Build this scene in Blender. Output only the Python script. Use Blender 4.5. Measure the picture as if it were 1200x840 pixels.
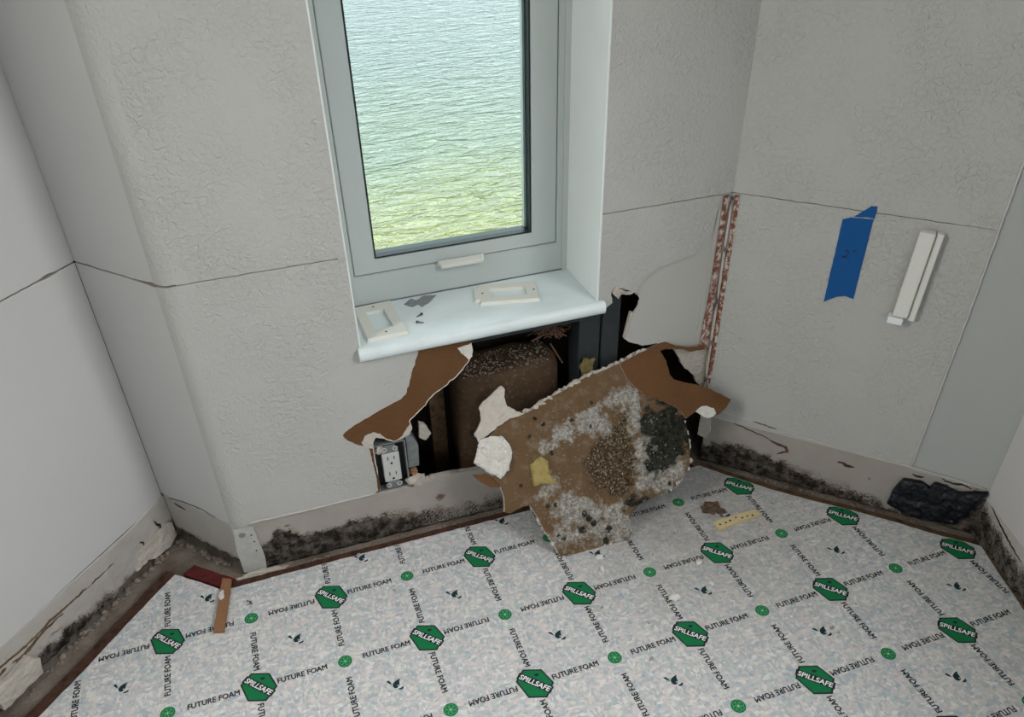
import bpy, bmesh, math, random
from mathutils import Vector, Matrix, noise
from mathutils.geometry import delaunay_2d_cdt
random.seed(7)
scn = bpy.context.scene
for o in list(bpy.data.objects): bpy.data.objects.remove(o)

# ------------------------------------------------------------------ camera
GRID = 0.1458                      # printed grid pitch of the carpet pad, metres
GY = 1.04284                       # pitch ratio of the pad print
cam_d = bpy.data.cameras.new('camera'); cam = bpy.data.objects.new('camera', cam_d)
scn.collection.objects.link(cam); scn.camera = cam
cam_d.sensor_width = 36.0; cam_d.lens = 28.005
cam_d.shift_x = 0.011755; cam_d.shift_y = 0.046343
cam_d.clip_start = 0.02; cam_d.clip_end = 600
cam.matrix_world = Matrix(((0.945862, 0.212117, -0.245664, 0.154255),
                           (-0.323250, 0.547500, -0.771851, -0.904496),
                           (-0.029222, 0.809475, 0.586427, 1.152890),
                           (0, 0, 0, 1)))

# ------------------------------------------------------------------ world, lights, exposure
SKY = 5.0; KEY = 7.0; LEFT = 19.0; FILL = 1.2
wd = bpy.data.worlds.new('sky'); scn.world = wd; wd.use_nodes = True
wn = wd.node_tree.nodes; wl = wd.node_tree.links
bg = wn['Background']; bg.inputs['Strength'].default_value = SKY
tcw = wn.new('ShaderNodeTexCoord'); sepw = wn.new('ShaderNodeSeparateXYZ'); rmpw = wn.new('ShaderNodeValToRGB')
wl.new(tcw.outputs['Generated'], sepw.inputs[0]); wl.new(sepw.outputs['Z'], rmpw.inputs[0]); wl.new(rmpw.outputs[0], bg.inputs['Color'])
rmpw.color_ramp.elements[0].position = 0.0; rmpw.color_ramp.elements[0].color = (0.31, 0.345, 0.35, 1)      # overcast sky: three times brighter overhead than at the horizon
rmpw.color_ramp.elements[1].position = 1.0; rmpw.color_ramp.elements[1].color = (0.86, 1.0, 1.06, 1)

def area_light(name, loc, target, sx, sy, energy, col, spread=180):
    d = bpy.data.lights.new(name, 'AREA'); d.shape = 'RECTANGLE'; d.size = sx; d.size_y = sy
    d.energy = energy; d.color = col; d.spread = math.radians(spread)
    o = bpy.data.objects.new(name, d); scn.collection.objects.link(o); o.location = loc
    o.rotation_euler = (Vector(target) - Vector(loc)).to_track_quat('-Z', 'Y').to_euler()
    return o
# daylight entering through the bay's other two windows (right and left of the photographer), plus an unseen fill lamp added behind
area_light('right_bay_window_daylight', (1.152, -0.780, 1.22), (0.202, -0.42, 0.55), 0.54, 0.85, KEY, (0.98, 0.985, 1.0), 110)
area_light('left_bay_window_daylight', (-0.830, -0.388, 1.35), (0.10, -1.0, 1.00), 0.54, 1.10, LEFT, (1.0, 0.99, 0.96), 160)
area_light('rear_fill_light', (-0.6, -4.2, 1.55), (0.3, 0.2, 0.9), 2.6, 1.2, FILL, (1.0, 0.97, 0.94))

vs = scn.view_settings
vs.view_transform = 'Standard'; vs.look = 'None'; vs.gamma = 1.0; vs.use_curve_mapping = False
vs.exposure = 0.15

# ------------------------------------------------------------------ helpers
COL = scn.collection
def V2(p): return Vector((p[0], p[1]))
class Frame:
    def __init__(s, o, u, v, n): s.o, s.u, s.v, s.n = Vector(o), Vector(u).normalized(), Vector(v).normalized(), Vector(n).normalized()
    def mat(s):
        return Matrix(((s.u.x, s.v.x, s.n.x, s.o.x), (s.u.y, s.v.y, s.n.y, s.o.y), (s.u.z, s.v.z, s.n.z, s.o.z), (0, 0, 0, 1)))
    def off(s, d): return Frame(s.o + s.n * d, s.u, s.v, s.n)
    def pt(s, u, v, n=0): return s.o + s.u * u + s.v * v + s.n * n
A = Vector((0.00729, 0.27702)); B = Vector((-0.1283, 0.43011)); D = Vector((0.98561, 0.27702)); E = Vector((1.37344, -0.12438))
d1 = Vector((-0.66018, -0.75111)); d4 = Vector((0.694842, -0.719162)); d5 = Vector((-0.313377, -0.949629)); d2 = (A - B).normalized()
def wall_frame(o, u): 
    u3 = Vector((u.x, u.y, 0)); return Frame((o.x, o.y, 0), u3, (0, 0, 1), u3.cross(Vector((0, 0, 1))))
W1 = wall_frame(B, -d1); W2 = wall_frame(B, d2); W3 = Frame((0, 0.27702, 0), (1, 0, 0), (0, 0, 1), (0, -1, 0))
W4 = wall_frame(D, d4); W5 = wall_frame(E, d5)
FL = Frame((0, 0, 0), (1, 0, 0), (0, 1, 0), (0, 0, 1))
L2 = (A - B).length; L4 = (E - D).length
CUT = 0.6105; CEIL = 2.44; BASE = -0.012

def link(o, parent=None):
    COL.objects.link(o)
    if parent:
        o.parent = parent; o.matrix_parent_inverse = parent.matrix_world.inverted()
    return o
def empty(name, loc=(0, 0, 0), parent=None):
    o = bpy.data.objects.new(name, None); o.empty_display_size = 0.02
    o.matrix_world = Matrix.Translation(Vector(loc)); return link(o, parent)
def tag(o, label=None, cat=None, group=None, kind=None):
    if label: o['label'] = label
    if cat: o['category'] = cat
    if group: o['group'] = group
    if kind: o['kind'] = kind
    return o
def mesh_obj(name, verts, faces, mats, frame=None, parent=None, fmat=None, smooth=False):
    me = bpy.data.meshes.new(name); me.from_pydata([tuple(v) for v in verts], [], faces); me.update()
    for m in (mats if isinstance(mats, (list, tuple)) else [mats]): me.materials.append(m)
    if fmat: me.polygons.foreach_set('material_index', fmat)
    if smooth: me.polygons.foreach_set('use_smooth', [True] * len(me.polygons)); me.set_sharp_from_angle(angle=0.7)
    o = bpy.data.objects.new(name, me)
    if frame: o.matrix_world = frame.mat()
    return link(o, parent)
def inside(p, poly):
    x, y = p; c = False; n = len(poly); j = n - 1
    for i in range(n):
        xi, yi = poly[i]; xj, yj = poly[j]
        if (yi > y) != (yj > y) and x < (xj - xi) * (y - yi) / (yj - yi) + xi: c = not c
        j = i
    return c
def edge_dist(p, poly):
    best = 9.0; n = len(poly); px, py = p
    for i in range(n):
        ax, ay = poly[i]; bx, by = poly[(i + 1) % n]; dx, dy = bx - ax, by - ay; l = dx * dx + dy * dy
        t = 0 if l == 0 else max(0, min(1, ((px - ax) * dx + (py - ay) * dy) / l))
        d = math.hypot(px - ax - t * dx, py - ay - t * dy)
        if d < best: best = d
    return best
def rag(poly, seg, amp, seed=0, closed=True, keep=None):
    """subdivide an outline and roughen it; keep(p) -> True leaves an edge straight"""
    out = []; n = len(poly)
    for i in range(n if closed else n - 1):
        a = V2(poly[i]); b = V2(poly[(i + 1) % n]); d = b - a; L = d.length
        if L < 1e-7: continue
        nrm = Vector((-d.y, d.x)) / L
        k = max(1, int(L / seg)); straight = keep and keep(a) and keep(b)
        if straight: out.append((a.x, a.y)); continue
        for j in range(k):
            p = a + d * (j / k)
            w = 0 if (keep and keep(p) and j == 0) else 1
            q = p + nrm * amp * w * (noise.noise(Vector((p.x * 90, p.y * 90, seed))) + 0.6 * noise.noise(Vector((p.x * 260, p.y * 260, seed + 5))))
            out.append((q.x, q.y))
    if not closed: out.append(tuple(poly[-1]))
    return out
def sheet(name, outline, frame, thick, mats, parent=None, spacing=None, disp=None, mask=None, smooth=False, taper=0.0, fall=None):
    """a flat piece with real thickness: front face at n=0 (+disp), back at -thick; mats = front or (front, side)"""
    pts = [V2(p) for p in outline]; nb = len(pts)
    edges = [(i, (i + 1) % nb) for i in range(nb)]
    if spacing:
        us = [p.x for p in pts]; vs_ = [p.y for p in pts]; r = random.Random(3)
        y = min(vs_) + spacing * 0.5
        row = 0
        while y < max(vs_):
            x = min(us) + spacing * (0.5 + 0.5 * (row % 2))
            while x < max(us):
                q = (x + r.uniform(-.3, .3) * spacing, y + r.uniform(-.3, .3) * spacing)
                if inside(q, outline) and edge_dist(q, outline) > spacing * 0.4: pts.append(V2(q))
                x += spacing
            y += spacing * 0.866; row += 1
    vo, eo, fo, *_ = delaunay_2d_cdt(pts, edges, [], 1, 1e-6)
    tri = [tuple(f) for f in fo]
    # orientation + keep only inside
    T = []
    for f in tri:
        c = sum((vo[i] for i in f), Vector((0, 0))) / len(f)
        if not inside((c.x, c.y), outline): continue
        a, b, c2 = vo[f[0]], vo[f[1]], vo[f[2]]
        if (b - a).cross(c2 - a) < 0: f = f[::-1]
        T.append(f)
    cnt = {}
    for f in T:
        for i in range(len(f)):
            k = (f[i], f[(i + 1) % len(f)]); cnt[k] = 1
    bnd = [k for k in cnt if (k[1], k[0]) not in cnt]
    bset = {k[0] for k in bnd}
    N = len(vo); verts = []
    for i, p in enumerate(vo):
        verts.append((p.x, p.y, disp(p.x, p.y, i in bset) if disp else 0.0))
    cen = sum((p for p in vo), Vector((0, 0))) / max(1, N)
    for p in vo:
        q = p + (cen - p).normalized() * taper if taper else p
        verts.append((q.x, q.y, -thick))
    faces = list(T); fm = [0] * len(T)
    for f in T: faces.append(tuple(i + N for i in f[::-1])); fm.append(0)
    for a, b in bnd: faces.append((b, a, a + N, b + N)); fm.append(1 if isinstance(mats, (list, tuple)) and len(mats) > 1 else 0)
    o = mesh_obj(name, verts, faces, mats, frame, parent, fm)
    if mask:
        at = o.data.attributes.new('mask', 'FLOAT_COLOR', 'POINT')
        for i, v in enumerate(o.data.vertices):
            r, g, b = mask(v.co.x, v.co.y); at.data[i].color = (r, g, b, 1)
    if smooth:
        for p in o.data.polygons:
            if p.material_index == 0: p.use_smooth = True
    return o
def box_bm(bm, lo, hi):
    v = [bm.verts.new((x, y, z)) for x in (lo[0], hi[0]) for y in (lo[1], hi[1]) for z in (lo[2], hi[2])]
    for f in ((0, 1, 3, 2), (4, 6, 7, 5), (0, 4, 5, 1), (2, 3, 7, 6), (0, 2, 6, 4), (1, 5, 7, 3)): bm.faces.new([v[i] for i in f])
def boxes(name, lst, mat, frame=None, parent=None, bevel=0.0, seg=2):
    bm = bmesh.new()
    for lo, hi in lst: box_bm(bm, lo, hi)
    bmesh.ops.recalc_face_normals(bm, faces=bm.faces)
    if bevel: bmesh.ops.bevel(bm, geom=list(bm.edges), offset=bevel, segments=seg, affect='EDGES', profile=0.5)
    return bm_obj(name, bm, mat, frame, parent)
def bm_obj(name, bm, mat, frame=None, parent=None, smooth=False):
    me = bpy.data.meshes.new(name); bm.to_mesh(me); bm.free()
    for m in (mat if isinstance(mat, (list, tuple)) else [mat]): me.materials.append(m)
    if smooth: me.polygons.foreach_set('use_smooth', [True] * len(me.polygons))
    o = bpy.data.objects.new(name, me)
    if frame: o.matrix_world = frame.mat()
    return link(o, parent)
def ring(name, x0, x1, z0, z1, ix0, ix1, iz0, iz1, y0, y1, mat, parent=None, bevel=0.0):
    """rectangular frame around an opening, front at y0 (room side), back at y1"""
    vs_, fs = [], []
    for y in (y0, y1):
        for (x, z) in ((x0, z0), (x1, z0), (x1, z1), (x0, z1), (ix0, iz0), (ix1, iz0), (ix1, iz1), (ix0, iz1)): vs_.append((x, y, z))
    for i in range(4):
        j = (i + 1) % 4
        fs += [(i, j, 4 + j, 4 + i), (8 + j, 8 + i, 12 + i, 12 + j), (j, i, 8 + i, 8 + j), (4 + i, 4 + j, 12 + j, 12 + i)]
    o = mesh_obj(name, vs_, fs, mat, None, parent)
    bm = bmesh.new(); bm.from_mesh(o.data); bmesh.ops.recalc_face_normals(bm, faces=bm.faces)
    if bevel: bmesh.ops.bevel(bm, geom=[e for e in bm.edges if e.calc_face_angle(0) > 0.5], offset=bevel, segments=2, affect='EDGES')
    bm.to_mesh(o.data); bm.free()
    return o
def tube_bm(bm, path, rad, sides=6):
    prev = None; rings = []
    for i, p in enumerate(path):
        p = Vector(p); t = (Vector(path[min(i + 1, len(path) - 1)]) - Vector(path[max(i - 1, 0)])).normalized()
        a = t.cross(Vector((0, 0, 1)));
        if a.length < 1e-3: a = t.cross(Vector((1, 0, 0)))
        a.normalize(); b = t.cross(a); r = rad(i / (len(path) - 1)) if callable(rad) else rad
        rings.append([bm.verts.new(p + a * r * math.cos(2 * math.pi * k / sides) + b * r * math.sin(2 * math.pi * k / sides)) for k in range(sides)])
    for q, w in zip(rings, rings[1:]):
        for k in range(sides): bm.faces.new((q[k], q[(k + 1) % sides], w[(k + 1) % sides], w[k]))
    bm.faces.new(rings[0][::-1]); bm.faces.new(rings[-1])
def lump_bm(bm, c, size, seed, sub=2, rough=0.35, flat=1.0):
    r = bmesh.ops.create_icosphere(bm, subdivisions=sub, radius=1.0)
    for v in r['verts']:
        n = v.co.normalized(); k = 1 + rough * (noise.noise(n * 1.7 + Vector((seed, seed * 2, 0))) * 1.6 + 0.6 * noise.noise(n * 4 + Vector((0, seed, 0))))
        v.co = Vector((n.x * size[0] * k, n.y * size[1] * k, max(-size[2] * flat, n.z * size[2] * k))) + Vector(c)

# ------------------------------------------------------------------ materials
def new_mat(name):
    m = bpy.data.materials.new(name); m.use_nodes = True
    nt = m.node_tree; p = nt.nodes['Principled BSDF']; return m, nt, p
class NB:
    def __init__(s, name, rough=0.7, spec=0.3):
        s.m, s.t, s.p = new_mat(name); s.N = s.t.nodes; s.L = s.t.links
        s.p.inputs['Roughness'].default_value = rough; s.p.inputs['Specular IOR Level'].default_value = spec
        s.tc = s.N.new('ShaderNodeTexCoord'); s.co = s.tc.outputs['Object']
    def inp(s, sock, v):
        if isinstance(v, bpy.types.NodeSocket): s.L.new(v, sock)
        else: sock.default_value = v if not isinstance(v, tuple) or len(v) == 4 or len(sock.default_value) == 3 else (*v, 1)
    def noise(s, scale, detail=3, rough=0.55, dist=0.0, vec=None, out='Fac'):
        n = s.N.new('ShaderNodeTexNoise'); n.inputs['Scale'].default_value = scale; n.inputs['Detail'].default_value = detail
        n.inputs['Roughness'].default_value = rough; n.inputs['Distortion'].default_value = dist
        s.L.new(vec or s.co, n.inputs['Vector']); return n.outputs[out]
    def voro(s, scale, feature='F1', out='Color', vec=None, rnd=1.0):
        n = s.N.new('ShaderNodeTexVoronoi'); n.feature = feature; n.inputs['Scale'].default_value = scale; n.inputs['Randomness'].default_value = rnd
        s.L.new(vec or s.co, n.inputs['Vector']); return n.outputs[out]
    def ramp(s, fac, stops, interp='LINEAR'):
        n = s.N.new('ShaderNodeValToRGB'); cr = n.color_ramp; cr.interpolation = interp
        while len(cr.elements) < len(stops): cr.elements.new(0.5)
        for e, (p, c) in zip(cr.elements, stops):
            e.position = p; e.color = (c, c, c, 1) if not isinstance(c, tuple) else (*c, 1)
        s.L.new(fac, n.inputs[0]); return n.outputs[0]
    def mix(s, fac, a, b, mode='MIX'):
        n = s.N.new('ShaderNodeMix'); n.data_type = 'RGBA'; n.blend_type = mode
        s.inp(n.inputs[0], fac); s.inp(n.inputs[6], a); s.inp(n.inputs[7], b); return n.outputs[2]
    def math(s, op, a, b=0.0, c=None, clamp=False):
        n = s.N.new('ShaderNodeMath'); n.operation = op; n.use_clamp = clamp
        s.inp(n.inputs[0], a); s.inp(n.inputs[1], b)
        if c is not None: s.inp(n.inputs[2], c)
        return n.outputs[0]
    def attr(s):
        n = s.N.new('ShaderNodeAttribute'); n.attribute_name = 'mask'
        q = s.N.new('ShaderNodeSeparateColor'); s.L.new(n.outputs['Color'], q.inputs[0]); return q.outputs
    def mapped(s, scale=(1, 1, 1), rot=(0, 0, 0)):
        n = s.N.new('ShaderNodeMapping'); n.inputs['Scale'].default_value = scale; n.inputs['Rotation'].default_value = rot
        s.L.new(s.co, n.inputs['Vector']); return n.outputs[0]
    def bump(s, h, dist, strength=1.0, prev=None):
        n = s.N.new('ShaderNodeBump'); n.inputs['Distance'].default_value = dist; n.inputs['Strength'].default_value = strength
        s.L.new(h, n.inputs['Height'])
        if prev: s.L.new(prev, n.inputs['Normal'])
        s.L.new(n.outputs[0], s.p.inputs['Normal']); return n.outputs[0]
    def color(s, c): s.inp(s.p.inputs['Base Color'], c); return s
def plain(name, col, rough=0.5, spec=0.3, metal=0.0, var=0.0, vscale=40, bump=0.0, bscale=150):
    b = NB(name, rough, spec); b.p.inputs['Metallic'].default_value = metal
    if var: b.color(b.mix(b.noise(vscale, 4), tuple(c * (1 - var) for c in col), tuple(min(1, c * (1 + var)) for c in col)))
    else: b.color((*col, 1))
    if bump: b.bump(b.noise(bscale, 4), bump)
    return b.m
def paint_mat(name, col, tex):
    b = NB(name, 0.62, 0.25)
    b.color(b.mix(b.noise(6, 3), tuple(c * 0.965 for c in col), tuple(c * 1.03 for c in col)))
    w = b.noise(125, 3, 0.5, 0.9); r = b.ramp(w, [(0.36, 0.0), (0.64, 1.0)])
    f = b.noise(330, 3); h = b.mix(0.22, r, f)
    gate = b.ramp(b.noise(9, 2), [(0.35, 0.35), (0.6, 1.0)])
    h2 = b.mix(gate, (0.5, 0.5, 0.5), h)
    b.bump(h2, 0.0021 * tex, 0.8)
    return b.m
WALL = (0.455, 0.450, 0.425)
M = {}
M['wall_tex'] = paint_mat('textured_wall_paint', WALL, 1.0)
M['wall_smooth'] = paint_mat('smooth_wall_paint', (0.53, 0.52, 0.51), 0.12)  # same room paint as the textured walls, lightened to carry the left wall's light
M['wall_skim'] = paint_mat('bare_skim_coat', (0.44, 0.435, 0.405), 0.15)
M['wall_patch'] = paint_mat('grey_smooth_wall_paint', (0.40, 0.41, 0.395), 0.10)
M['ceiling'] = plain('ceiling_paint', (0.50, 0.50, 0.49), 0.7)  # unseen ceiling, greyed to cut bounced light
M['wall_back'] = plain('bounce_cut_grey', (0.30, 0.29, 0.27), 0.7)  # unseen back walls, darkened to cut light bounced into the bay
M['caulk'] = plain('caulk', (0.50, 0.48, 0.44), 0.5, var=0.1, vscale=60)
M['gypsum'] = plain('broken_gypsum', (0.52, 0.475, 0.42), 0.9, 0.1, var=0.16, vscale=90, bump=0.003, bscale=130)
M['gypsum_dirty'] = plain('dirty_gypsum', (0.47, 0.42, 0.37), 0.9, 0.1, var=0.35, vscale=70, bump=0.004, bscale=120)
M['gypsum_white'] = plain('clean_gypsum', (0.66, 0.635, 0.58), 0.9, 0.1, var=0.14, vscale=70, bump=0.006, bscale=110)
def paper_mat():
    b = NB('brown_gypsum_paper', 0.8, 0.15)
    c = b.mix(b.noise(14, 5, 0.6), (0.098, 0.045, 0.018), (0.160, 0.080, 0.035))
    c = b.mix(b.ramp(b.noise(260, 3, 0.6, vec=b.mapped((0.25, 1, 1))), [(0.35, 0.0), (0.75, 0.25)]), c, (0.07, 0.03, 0.012))
    b.color(c); b.bump(b.noise(180, 4), 0.0008, 0.8); return b.m
M['paper'] = paper_mat()
def band_mat(name, base, warm):
    """unpainted strip where the baseboard was: chalky paint, mask.r = mould, mask.g = brown stain"""
    b = NB(name, 0.75, 0.2); at = b.attr()
    c = b.mix(b.noise(22, 5, 0.6), base, warm)
    c = b.mix(b.ramp(b.noise(7, 3), [(0.45, 0.0), (0.75, 0.5)]), c, tuple(x * 0.8 for x in base))
    st = b.math('ADD', at[1], b.math('MULTIPLY', b.math('SUBTRACT', b.noise(60, 5, 0.65), 0.5), 1.1))
    c = b.mix(b.ramp(st, [(0.42, 0.0), (0.62, 0.75), (0.9, 0.95)]), c, (0.135, 0.070, 0.036))
    f1 = b.math('ADD', at[0], b.math('MULTIPLY', b.math('SUBTRACT', b.noise(45, 6, 0.72), 0.5), 1.5))
    f2 = b.math('ADD', at[0], b.math('MULTIPLY', b.math('SUBTRACT', b.noise(210, 5, 0.75), 0.5), 1.6))
    c = b.mix(b.ramp(f1, [(0.25, 0.0), (0.75, 0.85)]), c, b.mix(b.noise(70, 5, 0.7), (0.10, 0.075, 0.055), (0.27, 0.225, 0.18)))
    low = b.ramp(b.noise(42, 5, 0.7), [(0.44, 1.0), (0.64, 0.35)])
    blk = b.mix(b.ramp(b.noise(190, 5, 0.75), [(0.4, 0.0), (0.75, 1.0)]), (0.003, 0.003, 0.003), (0.045, 0.036, 0.028))
    c = b.mix(b.math('MULTIPLY', b.ramp(f2, [(0.44, 0.0), (0.62, 1.0)]), low), c, blk)
    b.color(c); b.bump(b.mix(0.5, b.noise(60, 5, 0.6), f2), 0.003, 0.6); return b.m
M['band'] = band_mat('bare_plaster_strip', (0.405, 0.375, 0.345), (0.33, 0.285, 0.255))
M['band_left'] = band_mat('bare_plaster_strip_left', (0.50, 0.48, 0.45), (0.40, 0.36, 0.325))
def concrete_mat():
    b = NB('dirty_concrete', 0.9, 0.15)
    c = b.mix(b.noise(30, 6, 0.65), (0.12, 0.098, 0.075), (0.36, 0.31, 0.26))
    c = b.mix(b.ramp(b.noise(11, 4), [(0.45, 0.0), (0.7, 0.8)]), c, (0.075, 0.05, 0.035))
    c = b.mix(b.ramp(b.voro(260, out='Distance'), [(0.08, 0.7), (0.22, 0.0)]), c, (0.42, 0.38, 0.33))
    b.color(c); b.bump(b.noise(110, 6, 0.7), 0.004); return b.m
M['concrete'] = concrete_mat()
def foam_mat():
    b = NB('bonded_foam', 0.85, 0.15)
    v1 = b.mapped((1.0, 1.9, 1.0), (0, 0, 0.5)); v2 = b.mapped((1.6, 1.0, 1.0), (0, 0, -0.3))
    dn = b.N.new('ShaderNodeTexNoise'); dn.inputs['Scale'].default_value = 60; b.L.new(b.co, dn.inputs['Vector'])
    va = b.N.new('ShaderNodeVectorMath'); va.operation = 'MULTIPLY_ADD'; b.L.new(dn.outputs['Color'], va.inputs[0]); va.inputs[1].default_value = (0.012, 0.012, 0.012); b.L.new(v1, va.inputs[2])
    va2 = b.N.new('ShaderNodeVectorMath'); va2.operation = 'MULTIPLY_ADD'; b.L.new(dn.outputs['Color'], va2.inputs[0]); va2.inputs[1].default_value = (0.010, 0.010, 0.010); b.L.new(v2, va2.inputs[2])
    def sep(c, i):
        q = b.N.new('ShaderNodeSeparateColor'); b.L.new(c, q.inputs[0]); return q.outputs[i]
    ca = b.voro(105, vec=va.outputs[0]); cb = b.voro(165, vec=va2.outputs[0])
    pal = [(0.0, (0.442, 0.446, 0.451)), (0.14, (0.564, 0.550, 0.540)), (0.27, (0.376, 0.409, 0.432)), (0.35, (0.620, 0.555, 0.540)), (0.46, (0.470, 0.498, 0.508)),
           (0.57, (0.649, 0.625, 0.564)), (0.69, (0.517, 0.498, 0.517)), (0.78, (0.395, 0.498, 0.489)), (0.84, (0.696, 0.686, 0.672)), (0.94, (0.338, 0.404, 0.470))]
    c1 = b.ramp(sep(ca, 0), pal, 'CONSTANT'); c2 = b.ramp(sep(cb, 1), pal, 'CONSTANT')
    c = b.mix(b.ramp(b.noise(38, 2), [(0.42, 0.15), (0.58, 0.85)]), c1, c2)
    c = b.mix(b.math('MULTIPLY', b.noise(200, 3), 0.14), c, (0.58, 0.57, 0.565))
    # soiling of the pad near the wet corner
    vd = b.N.new('ShaderNodeVectorMath'); vd.operation = 'DISTANCE'; b.L.new(b.co, vd.inputs[0]); vd.inputs[1].default_value = (0.86, 0.13, 0)
    dirt = b.math('MULTIPLY', b.ramp(vd.outputs['Value'], [(0.06, 0.75), (0.36, 0.0)]), b.ramp(b.noise(18, 5, 0.7), [(0.3, 0.3), (0.7, 1.0)]))
    c = b.mix(dirt, c, (0.26, 0.235, 0.205))
    b.color(c); b.bump(b.mix(0.5, b.voro(75, out='Distance', vec=va.outputs[0]), b.noise(200, 3)), 0.0012, 0.5); return b.m
M['foam'] = foam_mat()
M['foam_edge'] = plain('foam_edge', (0.42, 0.42, 0.42), 0.9, var=0.3, vscale=120)
def print_mat(name, col, wear=0.25):
    b = NB(name, 0.8, 0.12); n = b.ramp(b.noise(170, 4, 0.6), [(0.60, 0.0), (0.78, wear)])
    b.color(b.mix(n, col, (0.5, 0.5, 0.5))); return b.m
M['print_black'] = print_mat('black_print', (0.022, 0.025, 0.028), 0.5)
M['print_navy'] = print_mat('dark_teal_print', (0.012, 0.035, 0.042), 0.3)
M['print_green'] = print_mat('green_print', (0.010, 0.165, 0.058), 0.12)
M['print_leaf'] = print_mat('light_green_print', (0.12, 0.36, 0.17), 0.1)
M['print_white'] = print_mat('white_print', (0.78, 0.80, 0.79), 0.0)
def wood_mat(name, c1, c2, dirt=None, rough=0.7):
    b = NB(name, rough, 0.25)
    c = b.mix(b.noise(40, 6, 0.65, 0.5, vec=b.mapped((1, 1, 4))), c1, c2)
    if dirt: c = b.mix(b.ramp(b.noise(55, 5, 0.7), [(0.46, 0.0), (0.66, 0.9)]), c, dirt)
    b.color(c); b.bump(b.noise(160, 5, 0.6), 0.0012); return b.m
M['strip_dark'] = wood_mat('dark_tack_strip', (0.045, 0.020, 0.012), (0.105, 0.050, 0.030), (0.022, 0.012, 0.009))
M['strip_brown'] = wood_mat('brown_tack_strip', (0.055, 0.033, 0.018), (0.155, 0.095, 0.052), (0.03, 0.02, 0.014))
M['strip_red'] = wood_mat('red_tack_strip', (0.075, 0.010, 0.010), (0.145, 0.024, 0.022), (0.04, 0.012, 0.010), 0.5)
M['strip_tan'] = wood_mat('tan_tack_strip', (0.11, 0.070, 0.036), (0.21, 0.14, 0.075), (0.045, 0.03, 0.02))
M['sliver'] = wood_mat('orange_brown_wood', (0.20, 0.095, 0.045), (0.31, 0.165, 0.085))
M['pale_wood'] = wood_mat('pale_yellow_wood', (0.56, 0.45, 0.24), (0.68, 0.57, 0.34))
M['stud_wood'] = wood_mat('old_stud_wood', (0.07, 0.040, 0.020), (0.15, 0.085, 0.045), (0.03, 0.02, 0.012))
def rust_mat():
    b = NB('rusted_corner_bead', 0.75, 0.2)
    c = b.mix(b.noise(40, 4), (0.52, 0.43, 0.37), (0.60, 0.55, 0.50))
    f = b.noise(95, 6, 0.7, vec=b.mapped((1, 0.6, 1)))
    c = b.mix(b.ramp(f, [(0.44, 0.0), (0.52, 0.95)]), c, (0.19, 0.052, 0.022))
    c = b.mix(b.ramp(b.noise(150, 5, 0.7), [(0.56, 0.0), (0.66, 0.9)]), c, (0.045, 0.016, 0.010))
    b.color(c); b.bump(f, 0.002); return b.m
M['rust'] = rust_mat()
M['pvc'] = plain('white_window_vinyl', (0.50, 0.545, 0.525), 0.35, 0.4, var=0.02)
M['jamb'] = plain('white_jamb_paint', (0.74, 0.775, 0.76), 0.5, 0.3, var=0.03, vscale=20, bump=0.0006, bscale=160)
def sill_mat():
    b = NB('white_marble_sill', 0.28, 0.45)
    c = b.mix(b.ramp(b.noise(9, 5, 0.6, 1.2), [(0.4, 0.0), (0.75, 0.55)]), (0.72, 0.80, 0.80), (0.60, 0.67, 0.67))
    b.color(c); return b.m
M['sill'] = sill_mat()
M['gasket'] = plain('black_window_gasket', (0.018, 0.028, 0.030), 0.45)
M['gap'] = plain('dark_joint', (0.14, 0.15, 0.145), 0.8)
def glass_mat():
    m, nt, p = new_mat('window_glass'); nt.nodes.remove(p)
    t = nt.nodes.new('ShaderNodeBsdfTransparent'); t.inputs[0].default_value = (0.93, 0.97, 0.96, 1)
    g = nt.nodes.new('ShaderNodeBsdfGlossy'); g.inputs['Roughness'].default_value = 0.01
    f = nt.nodes.new('ShaderNodeFresnel'); f.inputs['IOR'].default_value = 1.45
    mx = nt.nodes.new('ShaderNodeMixShader'); nt.links.new(f.outputs[0], mx.inputs[0]); nt.links.new(t.outputs[0], mx.inputs[1]); nt.links.new(g.outputs[0], mx.inputs[2])
    nt.links.new(mx.outputs[0], nt.nodes['Material Output'].inputs[0]); return m
M['glass'] = glass_mat()
M['plate'] = plain('ivory_wall_plate', (0.70, 0.695, 0.63), 0.35, 0.4)
M['plate_hole'] = plain('screw_hole_dark', (0.03, 0.03, 0.03), 0.6)
M['steel_screw'] = plain('dull_screw', (0.10, 0.10, 0.10), 0.4, 0.5, 0.6)
M['grey_scrap'] = plain('grey_torn_film', (0.25, 0.265, 0.27), 0.7, var=0.3, vscale=90)
M['blue_tape'] = plain('blue_masking_tape', (0.006, 0.082, 0.265), 0.6, 0.2, var=0.06, vscale=30, bump=0.0002, bscale=300)
M['ink'] = plain('black_marker', (0.008, 0.010, 0.018), 0.6)
M['holder'] = plain('cream_plastic', (0.71, 0.70, 0.645), 0.4, 0.35, var=0.03)
M['clip'] = plain('clear_plastic_clip', (0.78, 0.82, 0.82), 0.15, 0.6)
M['navy'] = plain('navy_membrane', (0.003, 0.005, 0.009), 0.45, 0.4, var=0.6, vscale=70, bump=0.004, bscale=60)
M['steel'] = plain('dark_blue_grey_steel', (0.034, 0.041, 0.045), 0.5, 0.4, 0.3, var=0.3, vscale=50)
M['galv'] = plain('galvanised_box', (0.22, 0.24, 0.24), 0.6, 0.4, 0.4, var=0.35, vscale=90)
M['outlet'] = plain('grey_white_receptacle', (0.50, 0.50, 0.48), 0.4, 0.4, var=0.06)
M['black'] = plain('black_plastic', (0.010, 0.010, 0.010), 0.5)
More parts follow.
